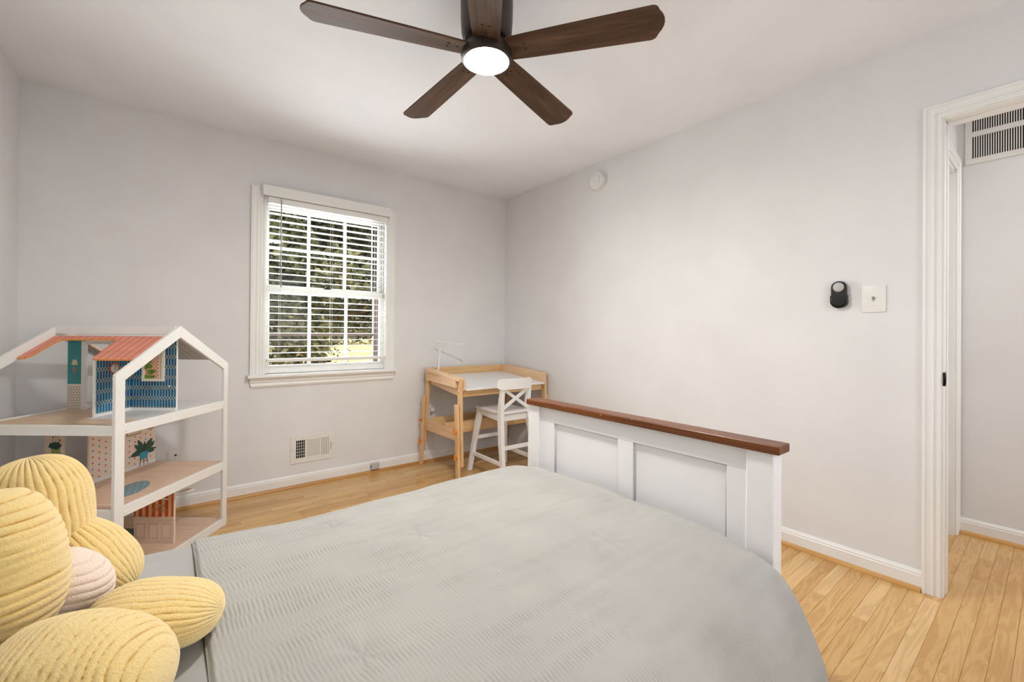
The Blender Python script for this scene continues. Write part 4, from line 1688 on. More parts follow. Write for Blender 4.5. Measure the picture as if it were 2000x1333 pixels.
# book trough between the low rails
MB().box((-0.884, -0.395, 0.305), (-0.058, -0.377, 0.402), 0.003).build('trough_front', M['pine_x'], desk)
m = MB()
m.hexa([Vector(q) for q in ((-0.884, -0.377, 0.308), (-0.058, -0.377, 0.308), (-0.058, -0.215, 0.300), (-0.884, -0.215, 0.300), (-0.884, -0.377, 0.320), (-0.058, -0.377, 0.320), (-0.058, -0.215, 0.312), (-0.884, -0.215, 0.312))], 0.002)
m.build('trough_bottom', M['pine_x'], desk)
m = MB()
m.hexa([Vector(q) for q in ((-0.884, -0.215, 0.300), (-0.058, -0.215, 0.300), (-0.058, -0.130, 0.395), (-0.884, -0.130, 0.395), (-0.884, -0.230, 0.310), (-0.058, -0.230, 0.310), (-0.058, -0.145, 0.407), (-0.884, -0.145, 0.407))], 0.002)
m.build('trough_back', M['pine_x'], desk)

# lamp on the desk
dl = thing('desk_lamp', (-0.79, -0.13, 0.745), 'slim white desk lamp with a bar head on the pine desk', 'desk lamp')
zt = lambda yv: 0.750 + (yv + 0.057) * (0.052 / 0.611)
m = MB()
m.hexa([Vector((x, y_, zt(y_) + h)) for h in (0.001, 0.013) for x, y_ in ((-0.845, -0.215), (-0.715, -0.215), (-0.715, -0.085), (-0.845, -0.085))], 0.004, 3)
m.build('base', M['plastic'], dl)
m = MB()
m.tube([(-0.812, -0.135, 0.756), (-0.812, -0.135, 0.768), (-0.800, -0.135, 0.90), (-0.787, -0.135, 1.030)], [0.013, 0.008, 0.0075, 0.0075], 12)
m.build('stem', M['plastic'], dl)
m = MB()
m.bar((-0.825, -0.118, 1.040), (-0.628, -0.250, 1.018), 0.021, 0.010, (0.55, 0.83, 0), 0.003)
m.build('lamp_bar', M['plastic'], dl)

# ================================================================== CHAIR
ch = thing('junior_chair', (-0.49, -0.64, 0), 'tall white wooden childs chair with crossed back slats', 'chair')


def leg(pts, name):
    """sawn leg through points (x,y,z,wx,wy)"""
    m = MB()
    v, f = [], []
    for (x, y_, z, wx, wy) in pts:
        v += [(x - wx / 2, y_ - wy / 2, z), (x + wx / 2, y_ - wy / 2, z), (x + wx / 2, y_ + wy / 2, z), (x - wx / 2, y_ + wy / 2, z)]
    n = len(pts)
    f = [(3, 2, 1, 0), tuple(4 * (n - 1) + k for k in range(4))]
    for i in range(n - 1):
        f += [(4 * i + k, 4 * i + (k + 1) % 4, 4 * i + 4 + (k + 1) % 4, 4 * i + 4 + k) for k in range(4)]
    m.add(v, f)
    bmesh.ops.bevel(m.bm, geom=list(m.bm.edges), offset=0.003, segments=2, profile=0.5, affect='EDGES', clamp_overlap=True)
    return m.build(name, M['white_paint'], ch)


XLc, XRc = -0.640, -0.345
leg([(-0.672, -0.425, 0, 0.028, 0.034), (-0.628, -0.445, 0.30, 0.034, 0.042), (-0.592, -0.460, 0.505, 0.042, 0.050)], 'front_leg')
leg([(-0.312, -0.425, 0, 0.028, 0.034), (-0.338, -0.445, 0.30, 0.034, 0.042), (-0.362, -0.460, 0.505, 0.042, 0.050)], 'front_leg')
leg([(-0.668, -0.880, 0, 0.028, 0.034), (-0.660, -0.835, 0.28, 0.032, 0.042), (-0.648, -0.808, 0.50, 0.032, 0.048), (-0.646, -0.812, 0.60, 0.030, 0.042), (-0.645, -0.835, 0.755, 0.026, 0.026)], 'rear_leg')
leg([(-0.325, -0.880, 0, 0.028, 0.034), (-0.355, -0.835, 0.28, 0.032, 0.042), (-0.386, -0.808, 0.50, 0.032, 0.048), (-0.388, -0.812, 0.60, 0.030, 0.042), (-0.388, -0.835, 0.755, 0.026, 0.026)], 'rear_leg')
# seat: softly dished, wider in front
m = MB()
nu, nv = 21, 17
top, bot = [], []
for i in range(nu):
    u = i / (nu - 1) * 2 - 1
    for j in range(nv):
        w = j / (nv - 1)
        half = 0.150 - 0.002 * w
        fy = -0.425 - 0.012 * u * u * (1 - w) - 0.405 * w
        x = -0.478 - 0.036 * w + u * half
        dish = -0.006 * (1 - u * u) * math.sin(math.pi * min(1, w * 1.1))
        edge = max(abs(u), abs(2 * w - 1))
        rnd = -0.006 * max(0, (edge - 0.92) / 0.08) ** 2
        top.append((x, fy, 0.524 + dish + rnd))
        bot.append((x, fy, 0.504 - rnd * 0.6))
V = top + bot
n = nu * nv
F = []
for i in range(nu - 1):
    for j in range(nv - 1):
        a, b, c_, d = i * nv + j, (i + 1) * nv + j, (i + 1) * nv + j + 1, i * nv + j + 1
        F += [(a, b, c_, d), (n + d, n + c_, n + b, n + a)]
for i in range(nu - 1):
    F += [(i * nv, n + i * nv, n + (i + 1) * nv, (i + 1) * nv), (i * nv + nv - 1, (i + 1) * nv + nv - 1, n + (i + 1) * nv + nv - 1, n + i * nv + nv - 1)]
for j in range(nv - 1):
    F += [(j, j + 1, n + j + 1, n + j), ((nu - 1) * nv + j, n + (nu - 1) * nv + j, n + (nu - 1) * nv + j + 1, (nu - 1) * nv + j + 1)]
m.add(V, F)
autosmooth(m.build('seat', M['white_paint'], ch), 50)
for a, b in (((-0.574, -0.470, 0.478), (-0.380, -0.470, 0.478)), ((-0.634, -0.806, 0.476), (-0.400, -0.806, 0.476))):
    m = MB()
    m.bar(a, b, 0.050, 0.018, (0, 0, 1), 0.003)
    m.build('apron', M['white_paint'], ch)
for xa, xb in ((-0.596, -0.645), (-0.360, -0.388)):
    m = MB()
    m.bar((xa, -0.485, 0.478), (xb, -0.785, 0.476), 0.050, 0.016, (0, 0, 1), 0.003)
    m.build('apron', M['white_paint'], ch)
for a, b in (((-0.652, -0.440, 0.140), (-0.664, -0.850, 0.140)), ((-0.325, -0.440, 0.140), (-0.340, -0.850, 0.140)), ((-0.622, -0.446, 0.265), (-0.345, -0.446, 0.265)), ((-0.648, -0.838, 0.255), (-0.366, -0.838, 0.255))):
    m = MB()
    m.bar(a, b, 0.030, 0.018, (0, 0, 1), 0.003)
    m.build('stretcher', M['white_paint'], ch)
# curved top rail
m = MB()
cr = []
nk = 15
for k in range(nk):
    u = k / (nk - 1) * 2 - 1
    x = -0.535 + u * 0.160
    yv = -0.848 - 0.020 * (1 - u * u) + 0.004
    cr.append((x, yv))
V, F = [], []
for k, (x, yv) in enumerate(cr):
    u = k / (nk - 1) * 2 - 1
    e = 0.012 * max(0, (abs(u) - 0.86) / 0.14) ** 2
    V += [(x, yv, 0.695 + e), (x, yv + 0.017, 0.695 + e), (x, yv + 0.017 - 0.004, 0.776 - e), (x, yv - 0.004, 0.776 - e)]
F = [(0, 1, 2, 3), tuple(4 * (nk - 1) + q for q in (3, 2, 1, 0))]
for k in range(nk - 1):
    F += [(4 * k + q, 4 * k + (q + 1) % 4, 4 * k + 4 + (q + 1) % 4, 4 * k + 4 + q) for q in range(4)]
m.add(V, F)
es = [e for e in m.bm.edges if abs(e.verts[0].co.x - e.verts[1].co.x) > 0.005 or True]
bmesh.ops.bevel(m.bm, geom=[e for e in m.bm.edges if len(e.link_faces) == 2 and e.calc_face_angle(0) > 0.8], offset=0.004, segments=3, profile=0.5, affect='EDGES', clamp_overlap=True)
autosmooth(m.build('top_rail', M['white_paint'], ch))
for (xa, za, xb, zb_) in ((-0.632, 0.692, -0.400, 0.548), (-0.400, 0.692, -0.632, 0.548)):
    m = MB()
    off = 0.002 if xa < xb else -0.002
    m.bar((xa, -0.828 + off, za), (xb, -0.812 + off, zb_), 0.024, 0.015, (0, 0, 1), 0.002)
    m.build('cross_slat', M['white_paint'], ch)

# ================================================================== DOLLHOUSE  (local axes: r = right, d = away, z)
T = Matrix(((RH.x, FH.x, 0, CAM.x), (RH.y, FH.y, 0, CAM.y), (0, 0, 1, 0), (0, 0, 0, 1)))
base = T @ Vector((-1.945, 2.155, 0))
dh = thing('dollhouse', base, 'white-framed three-storey dollhouse with a coral roof in the corner', 'dollhouse')
RL, RR, DF, DB = -2.258, -1.640, 1.800, 2.512
AP, EV, DA = 1.142, 0.932, 2.150
BW = 0.045


def DM(): return MB(T)


def dbuild(m, name, mat, uv=None, parent=None, label=None):
    o = m.build(name, mat, parent or dh, uv=uv)
    if label: o['label'] = label
    return o


for r0, r1 in ((RL, RL + 0.015), (RR - 0.015, RR)):
    for d0, d1 in ((DF, DF + BW), (DB - 0.034, DB)):
        m = DM()
        zt_ = EV
        if d0 == DF:
            m.prism([(d0, 0.0), (d1, 0.0), (d1, EV + 0.597 * BW - 0.052), (d0, EV)], r0, r1, axis=0, bevel=0.0015)
        else:
            m.prism([(d0, 0.0), (d1, 0.0), (d1, EV), (d0, EV + 0.58 * 0.034 - 0.050)], r0, r1, axis=0, bevel=0.0015)
        dbuild(m, 'post', M['doll_white'])
    # rafters, mitred at the ridge
    t_ = 0.058
    m = DM()
    m.prism([(DF, EV), (DF + BW, EV + 0.597 * BW - 0.0521), (DA, AP - t_), (DA, AP)], r0, r1, axis=0, bevel=0.0015)
    dbuild(m, 'rafter', M['doll_white'])
    m = DM()
    m.prism([(DB, EV), (DA, AP), (DA, AP - t_), (DB - 0.034, EV + 0.58 * 0.034 - 0.0501)], r0, r1, axis=0, bevel=0.0015)
    dbuild(m, 'rafter', M['doll_white'])
    for z1 in (0.045, 0.371, 0.720):
        m = DM()
        m.box((r0, DF + BW, z1 - 0.044), (r1, DB - 0.034, z1), 0.0015)
        dbuild(m, 'rail', M['doll_white'])
        if r0 > -2:
            for dd in (DF + BW + 0.008, DB - 0.042):
                m = DM()
                m.lathe([(0, 0.0022), (0.004, 0.0018), (0.005, 0)], (r1, dd, z1 - 0.030), (1, 0, 0), 10)
                dbuild(m, 'screw_cap', M['doll_white'])
for z1 in (0.045, 0.371, 0.720):
    for d0 in (DF, DB - 0.015):
        m = DM()
        m.box((RL + 0.015, d0, z1 - 0.042), (RR - 0.015, d0 + 0.015, z1 if d0 == DF else z1 - 0.0135), 0.0015)
        dbuild(m, 'rail', M['doll_white'])
m = DM()
m.box((RL + 0.015, DA - 0.017, AP - 0.043), (RR - 0.015, DA + 0.017, AP - 0.004), 0.002)
dbuild(m, 'ridge_beam', M['doll_white'])
uvf = lambda p: (p.x, p.y)
for z1, mt_ in ((0.040, 'dollfloor'), (0.366, 'dollfloor'), (0.7155, 'topfloor')):
    m = DM()
    m.box((RL + 0.0155, DF + 0.0155, z1 - 0.008), (RR - 0.0155, DB - 0.001, z1))
    fo = dbuild(m, 'floor_panel', M[mt_], uvf)
    if 0.3 < z1 < 0.4:
        m = DM()
        ex, ed = -1.795, 2.060
        pts = []
        for k in range(40):
            a = 2 * math.pi * k / 40
            pts.append((ex + 0.078 * math.cos(a) * 0.75 - 0.03 * math.sin(a), ed + 0.112 * math.sin(a)))
        m.prism(pts, z1 + 0.0003, z1 + 0.0012, axis=2)
        dbuild(m, 'printed_rug', M['rug'], lambda p: (p.y, p.x), fo, 'blue oval rug with wavy lines')
    if z1 < 0.1:
        m = DM()
        m.box((-2.14, 2.27, z1 + 0.0003), (-1.90, 2.36, z1 + 0.0012))
        dbuild(m, 'printed_rug', M['green_rug'], lambda p: (p.x, p.y), fo, 'green patterned rug')

# --- top storey
ZT = 0.7155
PT = 0.006
dX = 2.190                         # cross wall


def panel_front(pts, d, name, mat, edge='cream_edge', uv=None, parent=None, label=None, holes=None):
    m = DM()
    m.prism(pts, d, d + PT, axis=1)
    return dbuild(m, name, mat, uv or (lambda p: (p.x, p.z - ZT)), parent, label)


def slope_z(d): return EV + 0.597 * (d - DF) - 0.040


# left cross wall: teal strip, doorway, teal strip
panel_front([(-2.240, ZT), (-2.168, ZT), (-2.168, 1.062), (-2.240, 1.062)], dX, 'wall_panel', M['tiles'], label='teal wallpaper over hexagon tiles')
panel_front([(-2.012, ZT), (-1.926, ZT), (-1.926, 1.062), (-2.012, 1.062)], dX, 'wall_panel', M['tiles'], label='teal wallpaper over hexagon tiles')
m = DM()
m.box((-2.168, dX - 0.004, ZT), (-2.148, dX + PT + 0.004, 1.062), 0.001)
m.box((-2.032, dX - 0.004, ZT), (-2.012, dX + PT + 0.004, 1.062), 0.001)
m.box((-2.148, dX - 0.004, 1.046), (-2.032, dX + PT + 0.004, 1.062), 0.001)
dbuild(m, 'doorway_frame', M['doll_white'])
m = DM()
m.prism([(-2.150, ZT + 0.001), (-2.126, ZT + 0.001), (-2.122, ZT + 0.012), (-2.134, ZT + 0.022), (-2.150, ZT + 0.026)], dX - 0.012, dX, axis=1)
dbuild(m, 'doorway_foot', M['doll_white'])
# printed wall lamp
m = DM()
lc = -2.204
m.prism([(lc - 0.0155, 0.941), (lc + 0.0155, 0.941), (lc + 0.009, 0.968), (lc - 0.009, 0.968)], dX - 0.0010, dX - 0.0002, axis=1)
m.prism([(lc - 0.0018, 0.889), (lc + 0.0018, 0.889), (lc + 0.0018, 0.941), (lc - 0.0018, 0.941)], dX - 0.0010, dX - 0.0002, axis=1, mi=1)
m.lathe([(0, 0.0014), (0.012, 0.0012), (0.013, 0.0002), (0, 0.0002)], (lc, dX, 0.916), (0, -1, 0), 20, mi=1)
lp = m.build('printed_wall_lamp', [M['shade_print'], M['silver_print']], dh)
# dividing wall running in depth, right face papered
m = DM()
m.prism([(2.004, ZT), (dX, ZT), (dX, 1.075), (2.004, 0.985)], -1.926, -1.920, axis=0)
dv_ = dbuild(m, 'wall_panel', M['lattice'], lambda p: (p.y, p.z - ZT))
m = DM()
m.box((-1.9275, 1.998, ZT), (-1.9185, 2.004, 0.985))
dbuild(m, 'panel_edge', M['doll_white'], parent=dv_)
m = DM()
m.box((-1.920, 2.004, ZT), (-1.9172, dX, ZT + 0.014))
dbuild(m, 'skirting', M['doll_white'], parent=dv_)
# right cross wall with a picture window
panel_front([(-1.920, ZT), (-1.692, ZT), (-1.692, 1.072), (-1.920, 1.072)], dX, 'wall_panel', M['lattice'], label='blue lattice wallpaper')
m = DM()
m.box((-1.920, dX - 0.003, ZT), (-1.692, dX, ZT + 0.013))
dbuild(m, 'skirting', M['doll_white'])
m = DM()
m.box((-1.692, dX - 0.001, ZT), (-1.6885, dX + PT + 0.001, 1.072))
dbuild(m, 'panel_edge', M['doll_white'])
m = DM()
wx0, wx1, wz0, wz1 = -1.862, -1.750, 0.862, 1.035
m.box((wx0, dX - 0.006, wz0), (wx1, dX, wz0 + 0.013))
m.box((wx0, dX - 0.006, wz1 - 0.013), (wx1, dX, wz1))
m.box((wx0, dX - 0.006, wz0 + 0.013), (wx0 + 0.012, dX, wz1 - 0.013))
m.box((wx1 - 0.012, dX - 0.006, wz0 + 0.013), (wx1, dX, wz1 - 0.013))
pw_ = dbuild(m, 'picture_window', M['cream'])
m = DM()
m.box((wx0 + 0.012, dX - 0.0012, wz0 + 0.013), (wx1 - 0.030, dX - 0.0002, wz1 - 0.013))
dbuild(m, 'fretwork_print', M['fret'], lambda p: (p.x, p.z), pw_)
m = DM()
m.box((wx1 - 0.030, dX - 0.0012, wz0 + 0.013), (wx1 - 0.012, dX - 0.0002, wz1 - 0.013))
dbuild(m, 'blind_print', M['cream_edge'], None, pw_)
m = DM()
for cx, cz, s in ((-1.846, 0.930, 0.013), (-1.828, 0.938, 0.016), (-1.822, 0.908, 0.017), (-1.808, 0.912, 0.014), (-1.842, 0.884, 0.014), (-1.820, 0.882, 0.015), (-1.806, 0.886, 0.010), (-1.826, 0.960, 0.011)):
    m.prism([(cx + s * math.cos(a) * (1 + 0.25 * math.cos(3 * a)), cz + s * 0.75 * math.sin(a)) for a in [k * 2 * math.pi / 14 for k in range(14)]], dX - 0.0026, dX - 0.0014, axis=1)
dbuild(m, 'leaf_print', M['leaf_light'], None, pw_)
m = DM()
m.lathe([(0, 0.002), (0.004, 0.0018), (0.0045, 0)], (-1.726, dX, 0.837), (0, -1, 0), 12)
dbuild(m, 'printed_socket', M['cream'])
# clock on the dividing wall
m = DM()
cy_, cz_ = 2.100, 0.934
m.lathe([(0, 0.0008), (0.0215, 0.0008), (0.0225, 0.0018), (0.0275, 0.0018), (0.0280, 0.0)], (-1.920, cy_, cz_), (1, 0, 0), 32)
ck = dbuild(m, 'printed_clock', M['coral'], None, None, 'round clock with a coral rim')
m = DM()
m.lathe([(0, 0.0020), (0.0212, 0.0020), (0.0212, 0.0008)], (-1.920, cy_, cz_), (1, 0, 0), 32)
dbuild(m, 'clock_face', M['clock_face'], None, ck)
m = DM()
m.box((-1.9178, cy_ - 0.0006, cz_ - 0.002), (-1.9174, cy_ + 0.0006, cz_ + 0.018))
m.bar((-1.9176, cy_, cz_), (-1.9176, cy_ - 0.0105, cz_ - 0.008), 0.0014, 0.0004, (0, 0.6, -0.8), 0)
for k in range(12):
    a = k * math.pi / 6
    m.box((-1.9178, cy_ + 0.0175 * math.sin(a) - 0.0005, cz_ + 0.0175 * math.cos(a) - 0.0005), (-1.9174, cy_ + 0.0175 * math.sin(a) + 0.0005, cz_ + 0.0175 * math.cos(a) + 0.0005))
dbuild(m, 'clock_hands', M['ink'], None, ck)
# roof panels on the slopes
sl = 0.597


def roof_panel(outline, back, off):
    m = DM()
    n_ = len(outline)
    top = []
    for r, d in outline:
        z = (EV + sl * (d - DF) if not back else EV + 0.58 * (DB - d)) + off
        top.append(Vector((r, d, z)))
    botm = [q - Vector((0, 0, 0.0065)) for q in top]
    m.add(top + botm, [tuple(range(n_)), tuple(range(n_, 2 * n_))[::-1]])
    m.bm.verts.ensure_lookup_table()
    for i in range(n_):
        j = (i + 1) % n_
        f = m.bm.faces.new([m.bm.verts[i], m.bm.verts[n_ + i], m.bm.verts[n_ + j], m.bm.verts[j]])
        f.material_index = 1
    m.bm.faces.ensure_lookup_table()
    m.bm.faces[1].material_index = 2
    m.bm.normal_update()
    bmesh.ops.triangulate(m.bm, faces=m.bm.faces[:2])
    return m.build('roof_panel', [M['roof'], M['orange_edge'], M['roof_under']], dh, uv=lambda p: (p.x, p.y), recalc=False)


OUT = [(-2.241, 2.130), (-2.241, 1.968), (-2.232, 1.962), (-2.216, 1.962), (-2.200, 1.967), (-2.190, 1.980), (-2.186, 2.085), (-2.178, 2.097), (-2.160, 2.103),
       (-1.935, 2.103), (-1.920, 2.100), (-1.911, 2.090), (-1.902, 1.980), (-1.897, 1.964), (-1.880, 1.958), (-1.657, 1.958), (-1.657, 2.130)]
roof_panel(OUT, False, -0.040)
OUTB = [(r, 2 * DA - d + 0.008) for r, d in OUT][::-1]
OUTB = [(r, (d if d < 2.30 else d + 0.035)) for r, d in OUTB]
roof_panel(OUTB, True, -0.040)

# --- middle storey
ZM = 0.366
m = DM()
m.prism([(2.112, ZM), (DB - 0.016, ZM), (DB - 0.016, 0.676), (2.112, 0.676)], -2.051, -2.045, axis=0)
md_ = dbuild(m, 'wall_panel', M['stars'], lambda p: (p.y, p.z), None, 'cream wallpaper with red and teal stars')
m = DM()
m.box((-2.045, 2.112, ZM), (-2.0425, DB - 0.016, ZM + 0.020))
dbuild(m, 'skirting', M['doll_white'], parent=md_)
m = DM()
m.box((-2.0525, 2.106, ZM), (-2.0435, 2.112, 0.676))
dbuild(m, 'panel_edge', M['cream_edge'], parent=md_)
panel = panel_front([(-2.240, ZM), (-2.150, ZM), (-2.150, 0.676), (-2.240, 0.676)], 2.09, 'wall_panel', M['stars'], uv=lambda p: (p.x + 0.01, p.z), label='narrow star wallpaper strip')
m = DM()
m.box((-2.240, 2.0885, ZM), (-2.235, 2.090, 0.676))
dbuild(m, 'panel_edge', M['cream_edge'], parent=panel)


def leafy(m, cr_, cz, n_, rad, fn, seed, mi=0):
    rr = random.Random(seed)
    for k in range(n_):
        a = rr.uniform(-0.2, math.pi + 0.2)
        L = rad * rr.uniform(0.55, 1.0)
        w = L * rr.uniform(0.13, 0.20)
        ca, sa = math.cos(a), math.sin(a)
        pts = [(0, 0), (0.35 * L, w * 0.9), (0.7 * L, w * 0.7), (L, 0), (0.7 * L, -w * 0.7), (0.35 * L, -w * 0.9)]
        fn(m, [(cr_ + u * ca - v_ * sa, cz + (u * sa + v_ * ca)) for u, v_ in pts], 0.0003 + 0.00012 * k, mi)


def on_front(d0):
    def f(m, pts, off, mi):
        m.prism(pts, d0 - off - 0.0008, d0 - off, axis=1, mi=mi)
    return f


def on_side(r0):
    def f(m, pts, off, mi):
        m.prism(pts, r0 + off, r0 + off + 0.0008, axis=0, mi=mi)
    return f


# hanging plant print
m = DM()
fn = on_front(2.09)
pc = -2.190
fn(m, [(pc - 0.022, 0.540), (pc - 0.019, 0.524), (pc - 0.008, 0.514), (pc + 0.008, 0.514), (pc + 0.020, 0.526), (pc + 0.023, 0.546)], 0.0003, 1)
for k in range(26):
    a = k * 2.4
    fn(m, [(pc + 0.026 * math.cos(a) * (k / 26) ** 0.5 + 0.009 * math.cos(q), 0.560 + 0.015 * math.sin(a) * (k / 26) ** 0.5 + 0.006 * math.sin(q)) for q in (0, 1.2, 2.4, 3.6, 4.8)], 0.0005 + 0.0001 * k, 0)
for dx_ in (-0.018, 0.0, 0.018):
    fn(m, [(pc + dx_ - 0.0008, 0.560), (pc + dx_ + 0.0008, 0.560), (pc + dx_ * 0.35 + 0.0008, 0.674), (pc + dx_ * 0.35 - 0.0008, 0.674)], 0.0002, 2)
m.build('printed_hanging_plant', [M['leaf_print'], M['pot_green'], M['tan_print']], panel)
# standing plant print
m = DM()
fn = on_side(-2.045)
pd = 2.418
fn(m, [(pd - 0.028, 0.442), (pd - 0.026, 0.418), (pd - 0.012, 0.404), (pd + 0.012, 0.404), (pd + 0.026, 0.418), (pd + 0.028, 0.442)], 0.0030, 1)
leafy(m, pd, 0.445, 22, 0.088, fn, 5)
for dx_ in (-0.024, 0.0, 0.024):
    fn(m, [(pd + dx_ * 0.8 - 0.002, 0.412), (pd + dx_ * 0.8 + 0.002, 0.412), (pd + dx_ * 1.1 + 0.0015, ZM + 0.002), (pd + dx_ * 1.1 - 0.0015, ZM + 0.002)], 0.0026, 2)
m.build('printed_potted_plant', [M['leaf_print'], M['pot_blue'], M['brown_print']], md_)
# printed picture frames and a light cord
m = DM()
for (a, b, c_, d) in ((2.310, 2.400, 0.548, 0.64), (2.445, 2.485, 0.558, 0.62)):
    fn(m, [(a, c_), (b, c_), (b, d), (a, d)], 0.0003, 0)
    fn(m, [(a + 0.008, c_ + 0.008), (b - 0.008, c_ + 0.008), (b - 0.008, d - 0.008), (a + 0.008, d - 0.008)], 0.0006, 1)
m.build('printed_picture', [M['tan_print'], M['clock_face']], md_)

# --- ground storey
ZG = 0.040
dG = 2.200


def wains(r0, r1, nbay, name='wall_panel'):
    w_ = panel_front([(r0, ZG), (r1, ZG), (r1, 0.326), (r0, 0.326)], dG, name, M['stripes'], uv=lambda p: (p.x, p.z - ZG + 0.025), label='striped wallpaper over wainscot')
    m = DM()
    m.box((r0, dG - 0.0035, 0.163), (r1, dG, 0.175))
    m.box((r0, dG - 0.0022, 0.150), (r1, dG, 0.163))
    dbuild(m, 'chair_rail', M['wainscot'], None, w_)
    m = DM()
    m.box((r0, dG - 0.0025, ZG), (r1, dG, ZG + 0.018))
    dbuild(m, 'skirting', M['wainscot'], None, w_)
    m = DM()
    bw_ = (r1 - r0) / nbay
    for k in range(nbay):
        a = r0 + k * bw_ + 0.010
        b = r0 + (k + 1) * bw_ - 0.010
        for (q0, q1, s0, s1) in ((a, b, 0.138, 0.141), (a, b, ZG + 0.026, ZG + 0.029), (a, a + 0.003, ZG + 0.029, 0.138), (b - 0.003, b, ZG + 0.029, 0.138)):
            m.box((q0, dG - 0.0016, s0), (q1, dG, s1))
    dbuild(m, 'wainscot_moulding', M['wainscot_dark'], None, w_)
    return w_


wr = wains(-1.905, -1.705, 3)
m = DM()
m.box((-1.705, dG - 0.001, ZG), (-1.7005, dG + PT + 0.001, 0.326))
dbuild(m, 'panel_edge', M['cream_edge'], parent=wr)
wains(-2.240, -2.046, 2)
m = DM()
m.prism([(-1.700, dG + 0.010), (-1.700, dG + 0.085), (-1.662, dG + 0.085)], 0.283, 0.288, axis=2)
dbuild(m, 'shelf', M['cream'])
# coat hooks and hangers printed on the stripes
m = DM()
fn = on_front(dG)
fn(m, [(-1.800, 0.232), (-1.745, 0.232), (-1.745, 0.237), (-1.800, 0.237)], 0.0004, 0)
for cx in (-1.797, -1.775, -1.753):
    for (a, b, c_, d) in ((cx, 0.230, cx - 0.016, 0.208), (cx, 0.230, cx + 0.016, 0.208), (cx - 0.016, 0.208, cx + 0.016, 0.208)):
        L = math.hypot(c_ - a, d - b)
        nx, nz = -(d - b) / L * 0.0011, (c_ - a) / L * 0.0011
        fn(m, [(a + nx, b + nz), (c_ + nx, d + nz), (c_ - nx, d - nz), (a - nx, b - nz)], 0.0006, 0)
fn(m, [(-1.775, 0.262), (-1.730, 0.262), (-1.730, 0.268), (-1.775, 0.268)], 0.0006, 1)
m.build('printed_coat_hangers', [M['tan_print'], M['cream']], wr)

# ================================================================== OUTDOORS
lawn = struct(bounds_box('lawn', (-40, 0.35, -0.95), (60, 120, -0.70), M['lawn']), 'dry yellow lawn outside the window')
pav = struct(bounds_box('driveway', (-14, 9.0, -0.70), (-0.9, 14.0, -0.66), M['paving']), 'pale driveway outside the window')


def tree(name, base, trunk_pts, radii, limbs, clusters, nleaf, label, seed, group=None, leaf_scale=1.0):
    t_ = thing(name, base, label, 'tree', group)
    m = MB()
    m.tube(trunk_pts, radii, 10)
    m.build('trunk', M['bark'], t_)
    for pts, r in limbs:
        m = MB()
        m.tube(pts, r, 8)
        m.build('branch', M['bark'], t_)
    rg_ = np.random.default_rng(seed)
    cl = np.array(clusters)
    pick = rg_.choice(len(cl), nleaf, p=cl[:, 3] ** 2 / (cl[:, 3] ** 2).sum())
    dirv = rg_.normal(size=(nleaf, 3))
    dirv /= np.linalg.norm(dirv, axis=1)[:, None]
    pos = cl[pick, :3] + dirv * (cl[pick, 3] * rg_.random(nleaf) ** 0.45)[:, None]
    a = rg_.normal(size=(nleaf, 3))
    a /= np.linalg.norm(a, axis=1)[:, None]
    b = np.cross(a, rg_.normal(size=(nleaf, 3)))
    b /= np.linalg.norm(b, axis=1)[:, None]
    s = (0.035 + 0.05 * rg_.random(nleaf)) * leaf_scale
    v = np.stack([pos - a * s[:, None], pos + b * (s * 0.5)[:, None], pos + a * s[:, None], pos - b * (s * 0.5)[:, None]], 1).reshape(-1, 3) - np.array(base)
    me = bpy.data.meshes.new('foliage')
    me.vertices.add(len(v))
    me.vertices.foreach_set('co', v.astype(np.float32).ravel())
    me.loops.add(nleaf * 4)
    me.loops.foreach_set('vertex_index', np.arange(nleaf * 4, dtype=np.int32))
    me.polygons.add(nleaf)
    me.polygons.foreach_set('loop_start', np.arange(0, nleaf * 4, 4, dtype=np.int32))
    me.update(calc_edges=True)
    cl_t = rg_.random(len(cl))
    tone = np.clip(0.25 + 0.5 * cl_t[pick] + rg_.normal(scale=0.18, size=nleaf), 0, 1)
    at = me.attributes.new('tone', 'FLOAT', 'POINT')
    at.data.foreach_set('value', np.repeat(tone, 4).astype(np.float32))
    me.materials.append(M['leaf'])
    o = bpy.data.objects.new('foliage', me)
    COL.objects.link(o)
    o.parent = t_
    o['kind'] = 'stuff'
    return t_


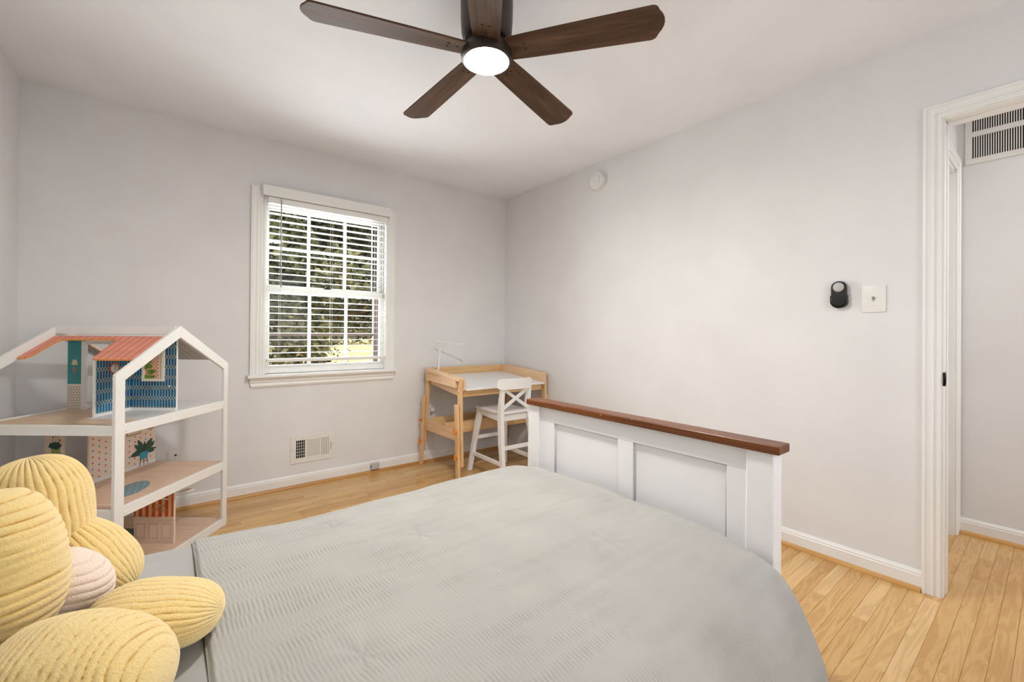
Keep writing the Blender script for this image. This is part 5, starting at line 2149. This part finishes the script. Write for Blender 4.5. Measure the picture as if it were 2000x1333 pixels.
rr = random.Random(3)
cl1 = [(rr.uniform(-3.0, 1.8), rr.uniform(4.0, 7.0), rr.uniform(0.1, 4.8), rr.uniform(0.35, 0.70)) for _ in range(150)]
cl1 = [c for c in cl1 if not (c[0] + c[3] > 0.10 and c[2] - c[3] < 0.80)]
tree('spreading_tree', (-1.5, 6.0, -0.72), [(-1.5, 6.0, -0.75), (-1.45, 6.0, 0.8), (-1.30, 5.9, 2.2), (-1.2, 5.8, 4.5)], [0.26, 0.22, 0.18, 0.10],
     [([(-1.4, 5.95, 1.15), (-0.6, 5.5, 1.30), (0.3, 5.2, 1.55), (1.4, 5.0, 1.95)], [0.17, 0.14, 0.11, 0.06]), ([(-1.3, 5.9, 2.3), (-0.4, 5.6, 3.2), (0.5, 5.4, 4.2)], [0.13, 0.09, 0.05]),
      ([(-1.35, 5.9, 1.8), (-2.2, 5.6, 2.6), (-2.9, 5.4, 3.5)], [0.12, 0.09, 0.05])],
     cl1, 60000, 'spreading broad-leaved tree close outside the window', 4)
cl2 = [(rr.uniform(-3.5, 7.0), rr.uniform(13, 17), rr.uniform(1.5, 9.0), rr.uniform(0.9, 1.6)) for _ in range(46)]
cl2 += [(rr.uniform(-9, 3.0), rr.uniform(15, 17), rr.uniform(-0.2, 2.0), rr.uniform(0.6, 1.2)) for _ in range(22)]
tree('tall_tree', (2.0, 15.0, -0.72), [(2.0, 15, -0.75), (2.0, 15, 3.0), (2.1, 15, 8)], [0.3, 0.24, 0.1],
     [([(2.0, 15, 3.0), (3.5, 14.6, 5.0)], [0.14, 0.06]), ([(2.0, 15, 2.6), (0.2, 14.6, 4.6)], [0.14, 0.06])],
     cl2, 24000, 'tall tree farther off across the lawn', 9)
for k, tx in enumerate((4.0, 16.0, 28.0)):
    cl3 = [(tx + rr.uniform(-3.2, 3.2), rr.uniform(58, 64), rr.uniform(0.5, 13), rr.uniform(1.8, 3.0)) for _ in range(30)]
    tree('distant_tree', (tx, 61, -0.72), [(tx, 61, -0.75), (tx, 61, 4), (tx, 61, 9)], [0.4, 0.3, 0.15], [], cl3, 5000,
         ('leftmost', 'middle', 'rightmost')[k] + ' of the three distant trees at the far edge of the lawn', 20 + k, 'trees at the far edge of the lawn', 5.0)
